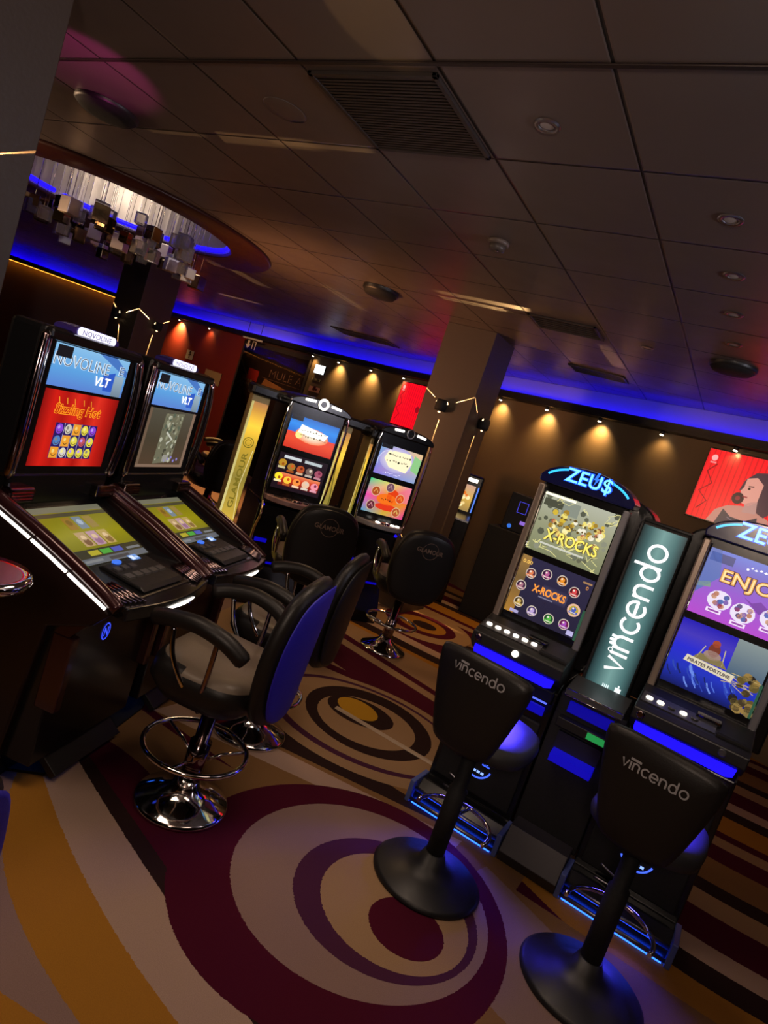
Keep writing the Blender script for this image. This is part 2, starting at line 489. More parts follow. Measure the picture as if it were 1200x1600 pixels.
# ------------------------------------------------------------------ room shell
def structure(o): o['kind'] = 'structure'; return o
b = MB(); b.face([(-19,-3.2,0),(3.2,-3.2,0),(3.2,12,0),(-19,12,0)]); structure(b.build('floor', carpet()))

HC = (-5.863, 4.029); HR = 1.04
CEIL = ceiling_mat()
b = MB()
x0,x1,y0,y1 = -19,3.2,-3.2,12; a = 1.3
for r in ((x0,y0,x1,HC[1]-a),(x0,HC[1]+a,x1,y1),(x0,HC[1]-a,HC[0]-a,HC[1]+a),(HC[0]+a,HC[1]-a,x1,HC[1]+a)):
    b.face([(r[0],r[1],CZ),(r[0],r[3],CZ),(r[2],r[3],CZ),(r[2],r[1],CZ)])
n = 64
for i in range(n):
    p, q = 2*PI*i/n, 2*PI*(i+1)/n
    def sq(t):
        c, s = math.cos(t), math.sin(t); k = a/max(abs(c),abs(s)); return (HC[0]+c*k, HC[1]+s*k, CZ)
    ci = lambda t: (HC[0]+HR*math.cos(t), HC[1]+HR*math.sin(t), CZ)
    b.face([ci(p), ci(q), sq(q), sq(p)])
structure(b.build('ceiling', CEIL))
# trim line on the ceiling
b = MB(); b.box((-7,1.878,CZ-.007),(3.1,1.896,CZ-.0005), bev=.002); structure(b.build('trim_1', mat('ceiling_trim',(.03,.02,.018),.4,.3,bump=(40,.05))))
# recess drum above the hole
b = MB()
for i in range(n):
    p, q = 2*PI*i/n, 2*PI*(i+1)/n
    P = lambda t, z, r=HR: (HC[0]+r*math.cos(t), HC[1]+r*math.sin(t), z)
    f = b.face([P(p,CZ),P(q,CZ),P(q,CZ+.75),P(p,CZ+.75)], MIRROR)
    b.face([P(p,CZ+.75),P(q,CZ+.75),(HC[0],HC[1],CZ+.75)], DARKW)
structure(b.build('trim_2'))
# dark red-brown ring round the hole
b = MB(); b.lathe([(HR+.02,-.03),(HR+.40,-.03),(HR+.42,-.002),(HR+.0,-.002),(HR+.02,-.03)], REDBROWN, (HC[0],HC[1],CZ), 64, cap=False); structure(b.build('trim_3'))
# blue led ring inside the recess (four lengths)
b = MB()
for k in range(6):
    a0 = 60*k+3
    pts = [(HC[0]+(HR-.02)*math.cos(math.radians(a0+t)), HC[1]+(HR-.02)*math.sin(math.radians(a0+t)), CZ+.035) for t in range(0,55,3)]
    b.tube(pts, .022, mat('recess_led',(0.01,.01,.01),.3,emit=lin('#1a0cff'),es=2.0), n=8)
tag(b.build('led_ring'), 'blue light strip round the rim of the round ceiling recess', 'light strip')

WPTS = [(-18.5,1.5),(-15.8,6.3),(-12.75,10.3),(-9.6,9.99),(-7.561,9.643),(-5.287,9.043),(-3.288,8.243),(-.194,6.901),(3.15,5.45)]
WM = [DARKW, WALLB, REDW, DARKW, WALLB, WALLB, WALLB, WALLB]
WN = ['wall_left','wall_far_left','wall_red','wall_shopfront','wall_back','wall_behind_pillar','wall_back_right','wall_right_back']
for (p, q), m, nm in zip(zip(WPTS, WPTS[1:]), WM, WN):
    bb = MB(); bb.face([(p[0],p[1],0),(q[0],q[1],0),(q[0],q[1],CZ),(p[0],p[1],CZ)])
    if nm != 'wall_shopfront': structure(bb.build(nm, m))
    else: structure(bb.build(nm, mat('shop_interior',(.06,.03,.02),.5,bump=(5,.1))))
for nm, p, q in (('wall_right',(3.15,-3.15),(3.15,5.45)),('wall_front',(-18.5,-3.15),(3.15,-3.15)),('wall_far_side',(-18.5,-3.15),(-18.5,1.5))):
    bb = MB(); bb.face([(p[0],p[1],0),(q[0],q[1],0),(q[0],q[1],CZ),(p[0],p[1],CZ)]); structure(bb.build(nm, DARKW))

def wall_n(i):
    p, q = Vector(WPTS[i]), Vector(WPTS[i+1]); d = (q-p).normalized(); n = Vector((d.y,-d.x)); return p, q, d, n
# ledge along the walls (segments 1..7) and led strip on top of it
def wall_strip(i0, i1, off, z0, z1, name, m, off0=.0):
    pts_in = []; pts_out = []
    for i in range(i0, i1+2):
        ns = [wall_n(k)[3] for k in (i-1, i) if i0 <= k <= i1]
        nn = sum(ns, Vector((0,0)))/len(ns); nn.normalize()
        p = Vector(WPTS[i]); pts_in.append(p+nn*off0); pts_out.append(p+nn*off)
    bb = MB()
    for k in range(len(pts_in)-1):
        A,B,Cc,D = pts_in[k],pts_in[k+1],pts_out[k+1],pts_out[k]
        for z in (z0,z1): bb.face([(*A,z),(*B,z),(*Cc,z),(*D,z)])
        bb.face([(*D,z0),(*Cc,z0),(*Cc,z1),(*D,z1)])
        if off0: bb.face([(*A,z0),(*B,z0),(*B,z1),(*A,z1)])
    for p, q in ((pts_in[0],pts_out[0]),(pts_in[-1],pts_out[-1])): bb.face([(*p,z0),(*q,z0),(*q,z1),(*p,z1)])
    return bb.build(name, m)
structure(wall_strip(0, 7, .16, 2.553, 2.570, 'trim_4', LEDGE))
structure(wall_strip(0, 7, .165, 2.570, 2.640, 'trim_5', LEDGE, .150))
structure(wall_strip(0, 7, .004, 2.572, CZ-.001, 'trim_6', mat('cove_pale_fascia',(.26,.25,.30),.6,bump=(30,.05))))  # pale fascia added so the blue strip's light shows on the wall
tag(wall_strip(0, 7, .115, 2.572, 2.584, 'cove_light', E_COVE, .075), 'long blue light strip lying on the dark wall ledge', 'light strip')
tag(wall_strip(0, 1, .10, 2.543, 2.555, 'warm_cove_light', E_COVEW, .04), 'amber light strip under the wall ledge far left', 'light strip')

# wall spots: 0.8 m apart
def spot_fixture(p, n, label, energy, first=[None]):
    rz = math.atan2(n.y, n.x)
    if first[0] is None:
        t = thing('wall_spotlight', label, 'spotlight', (p.x,p.y,2.545), rz, 'spotlights under the wall ledge')
        q = MB(); q.tube([(.04,0,.012),(.075,0,.0)], .006, n=8); q.box((.0,-.012,.004),(.05,.012,.016)); q.build('bracket', SATIN, t)
        q = MB(); q.lathe([(.014,.02),(.022,.0),(.024,-.03),(.018,-.03)], SATIN, (.085,0,0), 16); q.build('lamp_head', None, t)
        q = MB(); q.lathe([(.001,-.0315),(.015,-.0315),(.017,-.034),(.0005,-.0345)], E_SPOT, (.085,0,0), 16); q.tube([(.085+.014*math.cos(x),.014*math.sin(x),-.034) for x in (0,1,2,3,4,5)], .006, E_SPOT, 6, True); q.build('lens', None, t)
        first[0] = t
    else:
        t = dup(first[0], (p.x,p.y,2.545), rz, label)
    if energy:
        ld = bpy.data.lights.new('spot_lamp', 'SPOT'); ld.energy = energy; ld.color = (1,.60,.22); ld.spot_size = math.radians(110); ld.spot_blend = 1.; ld.shadow_soft_size = .02
        lo = bpy.data.objects.new('spot_lamp', ld); COL.objects.link(lo)
        lo.location = (p.x+n.x*.115, p.y+n.y*.115, 2.49)
        d = Vector((-n.x*.75, -n.y*.75, -1.)); lo.rotation_euler = d.to_track_quat('-Z','Y').to_euler()
P1 = Vector((-3.288,8.243)); _,_,d6,n6 = wall_n(6)
lab6 = ['wall spotlight just right of the square middle pillar','second wall spotlight right of the middle pillar','third wall spotlight right of the middle pillar, above the left blue topper','fourth wall spotlight right of the middle pillar','wall spotlight over the red television at the right']
for k, s in enumerate((.0857,.889,1.677,2.4595,3.234)):
    spot_fixture(P1+d6*s, n6, lab6[k], (17,20,20,3.5,7)[k])
def wp(i, x): # point on wall segment i with world x
    p, q, d, nn = wall_n(i); return p+d*((x-p.x)/d.x), nn
for (i,x,l,e) in ((5,-5.17,'wall spotlight left of the middle pillar, above the slim red screen',15),(4,-5.95,'wall spotlight second left of the middle pillar',20),(4,-6.78,'wall spotlight above the gold tinted wall, third left of the middle pillar',20),(4,-7.50,'wall spotlight above the white emergency lamp',5),(2,-10.72,'wall spotlight on the red wall, right one of two',4),(2,-11.77,'wall spotlight on the red wall, left one making the red glow',110)):
    p, nn = wp(i if x > -7.5 or i != 4 else 4, x) if i != 4 or x <= -5.287 else wp(5,x)
    spot_fixture(p, nn, l, e)

# ------------------------------------------------------------------ pillars
def gobo_spot(loc, target, spread, width, energy, col=(1,.62,.25), up=None, name='slit_beam'):
    """spot whose slit throws a thin fan of light"""
    ld = bpy.data.lights.new(name, 'SPOT'); ld.energy = energy; ld.color = col; ld.spot_size = math.radians(spread); ld.spot_blend = .4; ld.shadow_soft_size = .0
    lo = bpy.data.objects.new(name, ld); COL.objects.link(lo); lo.location = loc
    d = (Vector(target)-Vector(loc)).normalized(); upv = Vector(up)
    xa = d.cross(upv).normalized(); ya = xa.cross(d).normalized()
    lo.matrix_world = Matrix.Translation(Vector(loc)) @ Matrix((xa, ya, -d)).transposed().to_4x4()
    ld.use_nodes = True; nt = ld.node_tree
    tc = nt.nodes.new('ShaderNodeTexCoord'); sp = nt.nodes.new('ShaderNodeSeparateXYZ'); nt.links.new(tc.outputs['Normal'], sp.inputs[0])
    def M(op, a, c=None):
        n_ = nt.nodes.new('ShaderNodeMath'); n_.operation = op
        for i, v in enumerate((a,c)):
            if v is None: continue
            if isinstance(v,(int,float)): n_.inputs[i].default_value = v
            else: nt.links.new(v, n_.inputs[i])
        return n_.outputs[0]
    r = M('ABSOLUTE', M('DIVIDE', sp.outputs[0], sp.outputs[2]))
    mr = nt.nodes.new('ShaderNodeMapRange'); mr.interpolation_type = 'SMOOTHSTEP'
    mr.inputs['From Min'].default_value = width; mr.inputs['From Max'].default_value = width*.6; mr.inputs['To Min'].default_value = 0; mr.inputs['To Max'].default_value = 1
    nt.links.new(r, mr.inputs['Value'])
    e = nt.nodes['Emission']; nt.links.new(mr.outputs[0], e.inputs['Strength'])
    return lo

def pillar(nm, x, y, w=.53):
    bb = MB(); bb.box((x-w,y,0),(x,y+w,CZ), bev=.004); return structure(bb.build(nm, PILLARB))
pillar('wall_pillar_near', -2.73, .945); pillar('wall_pillar_far', -7.55, 5.80); pillar('wall_pillar_middle', -2.55, 5.76)
# beams: a projector lamp stands off the face; each slit draws a straight line on it
def sconce(loc, nrm, beams, label, energy):
    """loc on the face; nrm outward; beams = list of in-face directions (tangent, up, length)"""
    n_ = Vector(nrm); t = Vector((-n_.y, n_.x, 0)); up = Vector((0,0,1))
    th = thing('wall_lamp', label, 'wall lamp', loc, math.atan2(n_.y,n_.x), 'slit lamps on the pillars')
    q = MB(); q.lathe([(.05,-.055),(.058,-.03),(.058,.03),(.05,.055)], MATTE, (.055,0,0), 20); q.build('lamp_body', None, th)
    q = MB(); q.box((0,-.03,-.03),(.012,.03,.03), bev=.003); q.build('wall_plate', SATIN, th)
    q = MB()
    for (a, u, ln) in beams:
        d = Vector((0,a,u)).normalized(); c = Vector((.055,0,0))+d*.066
        q.tube([c-Vector((0,d.z,-d.y))*.012, c+Vector((0,d.z,-d.y))*.012], .007, E_WARM, 8)
    q.build('light_slit', None, th)
    L0 = Vector(loc)
    for (a, u, ln) in beams:
        d = (t*a+up*u).normalized(); src = L0+n_*.055+d*.075
        gobo_spot(src, src+d*1.0-n_*.25, 60, .024, energy*1.9, up=n_)
    return th
# middle pillar: front face (-Y) and right face (+X)
def pxf(px, py, plane, v):  # point on x=v or y=v plane
    d = ray(px,py); k = (v-(0 if plane!='z' else 0))/(d.x if plane == 'x' else d.y); return CAMP+d*k
s1 = pxf(693,635,'y',5.76); s2 = pxf(748,661,'x',-2.55); kink = pxf(743,621,'y',5.76)
e1 = pxf(662,601,'y',5.76); e2 = pxf(672,697,'y',5.76)
def dirs(face, s, pts):
    out = []
    for p in pts:
        v = p-s
        out.append(((v.x if face == 'y' else v.y), v.z, v.length))
    return out
sconce(s1, (0,-1,0), [(a,u,l) for a,u,l in dirs('y',s1,[e1,kink,e2])], 'black slit wall lamp on the front of the middle pillar', 75)
sconce(s2, (1,0,0), [(a,u,l) for a,u,l in dirs('x',s2,[Vector((-2.55,5.765,kink.z)), pxf(727,722,'x',-2.55)])], 'black slit wall lamp on the right side of the middle pillar', 60)
s3 = pxf(187,491,'y',5.80); k3 = pxf(217,482,'y',5.80); s4 = pxf(243,509,'x',-7.55)
sconce(s3, (0,-1,0), dirs('y',s3,[pxf(176,470,'y',5.8),k3,pxf(184,530,'y',5.8)]), 'black slit wall lamp on the left face of the far pillar', 120)
sconce(s4, (1,0,0), dirs('x',s4,[Vector((-7.55,5.805,k3.z)),pxf(268,501,'x',-7.55),pxf(232,543,'x',-7.55)]), 'black slit wall lamp on the right face of the far pillar', 120)
# near pillar: the beam comes from beyond the left frame edge
e5 = pxf(62,237,'x',-2.73); s5 = Vector((-2.73, e5.y-.28, e5.z-.165))
sconce(s5, (1,0,0), dirs('x',s5,[e5, s5+Vector((0,-.1,-.4))]), 'black slit wall lamp on the near left pillar', 40)
# ceiling streaks along panel seams, drawn by added spots without fixtures
gobo_spot((-2.33,5.7,2.10), (-2.33,4.735,CZ), 40, .030, 90, up=(1,0,0))
gobo_spot((-2.33,3.9,2.0), (-2.33,2.51,CZ), 24, .012, 70, up=(1,0,0))
gobo_spot((-3.36,3.9,2.0), (-3.36,2.51,CZ), 18, .009, 50, up=(1,0,0))
gobo_spot((-1.5,.2,1.9), (-1.5,1.65,CZ), 10, 1., 55, up=(0,1,0), name='warm_ceiling_spot')

# ------------------------------------------------------------------ ceiling fittings
def grille(name, lo, hi, label, nsl, mat_=None):
    t = thing(name, label, 'vent', ((lo[0]+hi[0])/2,(lo[1]+hi[1])/2,CZ), 0)
    w, h = (hi[0]-lo[0])/2, (hi[1]-lo[1])/2
    q = MB()
    for r in ((-w,-h,w,-h+.02),(-w,h-.02,w,h),(-w,-h,-w+.02,h),(w-.02,-h,w,h)): q.box((r[0],r[1],-.014),(r[2],r[3],-.001), bev=.002)
    q.build('frame', mat('grille_frame',(.05,.04,.036),.4,.3,bump=(40,.05)), t)
    q = MB()
    for k in range(nsl):
        y = -h+.03+(2*h-.06)*k/(nsl-1); q.box((-w+.02,y-.005,-.010),(w-.02,y+.004,-.002), mx=None)
    q.build('slats', mat('grille_slat',(.055,.042,.036),.45,.3,bump=(40,.05)), t)
    q = MB(); q.face([(-w,-h,-.0008),(w,-h,-.0008),(w,h,-.0008),(-w,h,-.0008)]); q.build('backing', MATTE, t)
    return t
grille('ceiling_grille', (-1.955,1.935), (-1.38,2.48), 'large slatted air grille in the ceiling near the top', 26)
p = on_z(935,583,CZ); grille('ceiling_grille', (p.x-.28,p.y-.14), (p.x+.28,p.y+.14), 'dark rectangular vent in the ceiling by the right blue cove', 6)
p = on_z(885,510,CZ); grille('ceiling_grille', (p.x-.27,p.y-.17), (p.x+.27,p.y+.17), 'brownish rectangular slatted panel in the ceiling right of the middle pillar', 6)  # brownish ceiling patch built as a slatted panel
p = on_z(570,526,CZ); grille('ceiling_grille', (p.x-.5,p.y-.2), (p.x+.5,p.y+.2), 'distant dark vent in the ceiling left of the middle pillar', 6)

def downlight(x, y, label, first=[None]):
    if first[0]: return dup(first[0], (x,y,CZ), 0, label)
    t = thing('downlight', label, 'ceiling light', (x,y,CZ), 0, 'unlit chrome downlights in the ceiling')
    q = MB(); q.lathe([(.030,-.001),(.032,-.006),(.045,-.007),(.05,-.001)], STEEL, (0,0,0), 28, cap=False); q.build('rim', None, t)
    q = MB(); q.lathe([(.031,-.002),(.024,-.003),(.002,-.0035)], mat('frosted_lens',(.42,.36,.33),.3,bump=(60,.1)), (0,0,0), 24); q.build('lens', None, t)
    first[0] = t
for (x,y), l in zip(((-1.063,2.221),(-.462,2.804),(-.455,3.394),(-.46,3.963),(-.466,4.558),(-1.075,5.109)),
    ('unlit downlight in the ceiling nearest the big air grille','unlit downlight, nearest of the row at the right edge','second nearest unlit downlight of the row at the right','third unlit downlight of the row at the right','farthest unlit downlight of the row at the right','small unlit downlight apart from the right row, near the cove')):
    downlight(x, y, l)

def dome(x, y, r, h, label, name='ceiling_speaker', cat='speaker', m=SATIN):
    t = thing(name, label, cat, (x,y,CZ))
    q = MB(); q.lathe([(r,-.001),(r,-h*.35),(r*.93,-h*.5)], m, (0,0,0), 36, cap=False); q.build('rim', None, t)
    q = MB(); q.lathe([(r*.93,-h*.5),(r*.8,-h*.85),(r*.5,-h),(r*.02,-h*1.02)], MATTE if m is SATIN else m, (0,0,0), 36, cap=False); q.build('cover', None, t)
p = on_z(596,452,CZ); dome(p.x,p.y,.17,.08,'dark round ceiling unit in the middle, left of the amber streak')
p = on_z(1146,572,CZ); dome(p.x,p.y,.16,.055,'dark round ceiling unit at the right edge')
p = on_z(168,168,CZ); dome(p.x,p.y,.17,.05,'dark round ceiling unit in the pink glow at upper left')
p = on_z(445,172,CZ); dome(p.x,p.y,.10,.004,'faint flat round ceiling cover left of the big air grille','ceiling_cover','cover',CEIL)
t = thing('smoke_detector','round smoke detector on the ceiling in the middle right','smoke detector',(-1.682,3.412,CZ))
q = MB(); q.lathe([(.062,-.001),(.062,-.018),(.05,-.024)], mat('detector',(.16,.12,.10),.45,bump=(40,.05)), n=28); q.build('base',None,t)
q = MB(); q.lathe([(.048,-.024),(.045,-.05),(.03,-.056)], mat('detector_head',(.09,.07,.06),.4,bump=(40,.05)), n=28); q.build('sensor_head',None,t)
q = MB(); q.lathe([(.01,-.057),(.012,-.062),(.003,-.064)], CHROME, (.01,-.015,0), n=12); q.build('indicator',None,t)

# chandelier of glass cubes under the recess
t = thing('chandelier','chandelier of hanging glass cubes below the round recess','chandelier',(HC[0],HC[1],CZ+.70))
q = MB(); q.lathe([(.8,.05),(.8,.0),(.75,-.02)], SATIN, n=40); q.build('ceiling_plate',None,t)
rd = random.Random(3)
for k in range(64):
    ang = rd.uniform(0,2*PI); rr = .90*math.sqrt(rd.uniform(.03,1)); x, y = rr*math.cos(ang), rr*math.sin(ang)
    z = -.84-rd.uniform(.0,.36)*(1-.35*rr)+(.10 if y > .3 else 0)*0; s = rd.uniform(.04,.062)
    q = MB(); mm = (GLASSC, GOLDM, GLASSC, MIRROR, GOLDM)[k%5]
    rm = Matrix.Translation((x,y,z)) @ Matrix.Rotation(rd.uniform(0,PI),4,'Z')
    q.box((-s,-s,-s*1.15),(s,s,s*1.15), mm, bev=.006, mx=rm)
    q.tube([(x,y,z+s*1.1),(x,y,-.02)], .002, CHROME, 5)
    q.build('glass_cube', None, t)

# ------------------------------------------------------------------ chairs and stools
def rounded(pts, k=3):
    """smooth closed 2D outline (Chaikin)"""
    for _ in range(k):
        o = []
        for i in range(len(pts)):
            a, c = pts[i], pts[(i+1)%len(pts)]
            o += [(a[0]*.75+c[0]*.25, a[1]*.75+c[1]*.25),(a[0]*.25+c[0]*.75, a[1]*.25+c[1]*.75)]
        pts = o
    return pts
def padded(out2, shape, th, m, edge=.35):
    """cushion from outline: shape(x,z,t)->Vector, t in -1..1 through thickness"""
    bb = MB(); n_ = len(out2); cx = sum(p[0] for p in out2)/n_; cz = sum(p[1] for p in out2)/n_
    rows = [(.0,-1.),(.55,-1.),(.86,-.92),(.97,-.6),(1,0.),(.97,.6),(.86,.92),(.55,1.),(.0,1.)]
    rings = []
    for f, tt in rows:
        if f == 0: rings.append([bb.bm.verts.new(shape(cx,cz,tt))])
        else: rings.append([bb.bm.verts.new(shape(cx+(x-cx)*f, cz+(z-cz)*f, tt)) for x,z in out2])
    for A, B in zip(rings, rings[1:]):
        for i in range(n_):
            if len(A) == 1: f_ = bb.bm.faces.new((A[0],B[i],B[(i+1)%n_]))
            elif len(B) == 1: f_ = bb.bm.faces.new((A[i],B[0],A[(i+1)%n_]))
            else: f_ = bb.bm.faces.new((A[i],B[i],B[(i+1)%n_],A[(i+1)%n_]))
            f_.smooth = True
    bb.mi(m); return bb

def lounge_chair(label, loc, rotz, back_mat, logo=None, group=None):
    """swivel arm chair: faces +y"""
    t = thing('gaming_chair', label, 'chair', loc, rotz, group)
    q = MB(); q.lathe([(.188,0),(.191,.008),(.18,.02),(.115,.045),(.055,.085),(.045,.12)], CHROME, (0,.022,0), n=48); q.build('base', None, t)
    q = MB(); q.lathe([(.043,.10),(.043,.27),(.03,.275),(.03,.46)], DARKCH, (0,.015,0), n=24); q.build('column', None, t)
    q = MB(); q.tube([(.205*math.cos(2*PI*i/40),.03+.205*math.sin(2*PI*i/40),.24) for i in range(40)], .011, CHROME, 10, True)
    for ang in (60,180,300):
        c, s = math.cos(math.radians(ang)), math.sin(math.radians(ang)); q.tube([(.035*c,.015+.035*s,.19),(.1*c,.02+.1*s,.22),(.203*c,.03+.203*s,.24)], .007, CHROME, 8)
    q.build('footring', None, t)
    seat = rounded([(-.24,-.20),(.24,-.20),(.27,.08),(.22,.25),(-.22,.25),(-.27,.08)], 3)
    def sh(x, y, tt):
        z = .56+.085*tt-(.03*(1-min(1,(x*x+y*y)/.06)) if tt > .9 else 0)+.02*y
        return Vector((x*(1-.10*(tt<-.5)), y*(1-.10*(tt<-.5)), z))
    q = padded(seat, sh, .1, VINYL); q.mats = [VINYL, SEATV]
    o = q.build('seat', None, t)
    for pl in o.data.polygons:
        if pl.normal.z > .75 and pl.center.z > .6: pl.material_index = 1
    bo = rounded([(-.15,.47),(.15,.47),(.235,.60),(.255,.86),(.17,1.06),(-.17,1.06),(-.255,.86),(-.235,.60)], 3)
    def shb(x, z, tt):
        y0 = -.225-.05*(z-.5)+.75*x*x + (-.03 if z > .95 else 0)*0
        return Vector((x, y0+.036*tt, z))
    bk = padded(bo, shb, .07, VINYL).build('backrest', None, t)
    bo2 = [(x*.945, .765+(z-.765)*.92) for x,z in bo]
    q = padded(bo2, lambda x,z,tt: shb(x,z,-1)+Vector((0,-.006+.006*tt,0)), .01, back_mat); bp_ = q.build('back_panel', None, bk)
    if back_mat is PANELBLUE: bp_['label'] = 'blue back panel'
    for s in (-1,1):
        q = MB(); pts = smooth_path([(s*.235,.24,.775),(s*.255,.17,.800),(s*.265,.06,.815),(s*.26,-.05,.79),(s*.245,-.13,.74)], 5)
        q.tube(pts, [.022]+[.032]*(len(pts)-2)+[.024], VINYL, 12)
        q.build('armrest', None, t)
        q = MB(); q.tube(smooth_path([(s*.255,.15,.775),(s*.262,.125,.68),(s*.25,.06,.58),(s*.19,.0,.49)],5), .010, CHROME, 8)
        q.tube(smooth_path([(s*.26,-.02,.79),(s*.258,-.02,.68),(s*.24,-.01,.56),(s*.19,.0,.48)],5), .010, DARKCH, 8); q.build('arm_support', None, t)
    if logo:
        c = Canvas(.25,.16); 
        c.stroke(arc(.125,.08,.062,0,360,32), .003, '#806040'); c.up()
        c.text(logo, .02,.062, .21,.034, '#806040', bold=.01)
        def cv(v): 
            y0 = shb(v.x, v.z, -1).y-.015
            return Vector((v.x, y0-.0, v.z))
        c.build('back_logo', bk, (-.125,-.28,.835), m=GREYTX2, curve=cv)
    return t

A_N = math.radians(109.5)
un = Vector((math.cos(A_N), math.sin(A_N), 0)); dn = Vector((-math.sin(A_N), math.cos(A_N), 0))
N1 = Vector((-1.477,1.949,0)); N2 = Vector((-1.714,2.617,0))
lounge_chair('black arm swivel chair with blue back panel, nearest in full view', N1, A_N, PANELBLUE)
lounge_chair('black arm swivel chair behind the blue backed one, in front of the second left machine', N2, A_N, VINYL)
lounge_chair('blue backed chair just cut off at the left frame edge', (-.96,.34,0), A_N-.05, PANELBLUE)
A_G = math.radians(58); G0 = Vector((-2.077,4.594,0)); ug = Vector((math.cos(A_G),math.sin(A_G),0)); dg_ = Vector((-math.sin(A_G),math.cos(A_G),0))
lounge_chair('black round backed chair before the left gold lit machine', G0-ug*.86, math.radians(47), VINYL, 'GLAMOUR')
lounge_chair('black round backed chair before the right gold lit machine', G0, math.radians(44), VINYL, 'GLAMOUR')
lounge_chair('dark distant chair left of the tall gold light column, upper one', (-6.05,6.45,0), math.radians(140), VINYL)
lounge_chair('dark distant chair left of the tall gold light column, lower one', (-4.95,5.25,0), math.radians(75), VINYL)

def stool(label, loc, rotz, tz):
    t = thing('bar_stool', label, 'stool', loc, rotz, 'black stools with printed backs')
    q = MB(); q.lathe([(.222,0),(.226,.008),(.21,.022),(.12,.045),(.06,.075),(.042,.12)], SATIN, n=56); q.build('base', None, t)
    q = MB(); q.lathe([(.038,.09),(.038,.40),(.030,.405),(.030,.60)], MATTE, n=24); q.build('column', None, t)
    q = MB(); q.tube([(.16*math.cos(math.radians(a_)),.06+.16*math.sin(math.radians(a_)),.24) for a_ in range(-10,191,10)], .009, CHROME, 8)
    q.tube([(0,.03,.26),(0,.22,.24)], .008, CHROME, 8); q.build('footrest', None, t)
    seat = rounded([(-.19,-.10),(.19,-.10),(.20,.20),(.12,.36),(-.12,.36),(-.20,.20)], 3)
    q = padded(seat, lambda x,y,tt: Vector((x,y,.615+.045*tt-(.015*(1-min(1,(x*x+(y-.1)**2)/.04)) if tt>.9 else 0))), .1, VINYL2); q.build('seat', None, t)
    bo = rounded([(-.10,.60),(.10,.60),(.135,.66),(.20,.93),(.185,.985),(-.185,.985),(-.20,.93),(-.135,.66)], 2)
    def shb(x,z,tt): return Vector((x, -.155-.06*(z-.6)+.5*x*x+.03*tt, z))
    bk = padded(bo, shb, .06, VINYL).build('backrest', None, t)
    q = MB(); q.tube([(0,-.02,.58),(0,-.12,.60),(0,-.15,.70)], .025, SATIN, 10); q.build('back_bracket', None, t)
    c = Canvas(.2,.06)
    st, adv = letter_strokes('vincendo'); h = .215/adv
    c.strokes('vincendo', 0, 0, h, .0055, '#888888'); 
    c.stroke([(h*.88,h*1.35),(h*2.2,h*1.35)], .008, '#888888')
    c.build('back_logo', bk, (-.1075,-.22,tz), m=GREYTXT, curve=lambda v: Vector((v.x, shb(v.x,v.z,-1).y-.001, v.z)))
    return t
stool('black stool with printed back, left of the two in the foreground', (-.605,2.464,0), math.radians(-6), .905)
stool('black stool with printed back, right of the two and partly below the frame', (.045,2.46,0), math.radians(-8), .868)

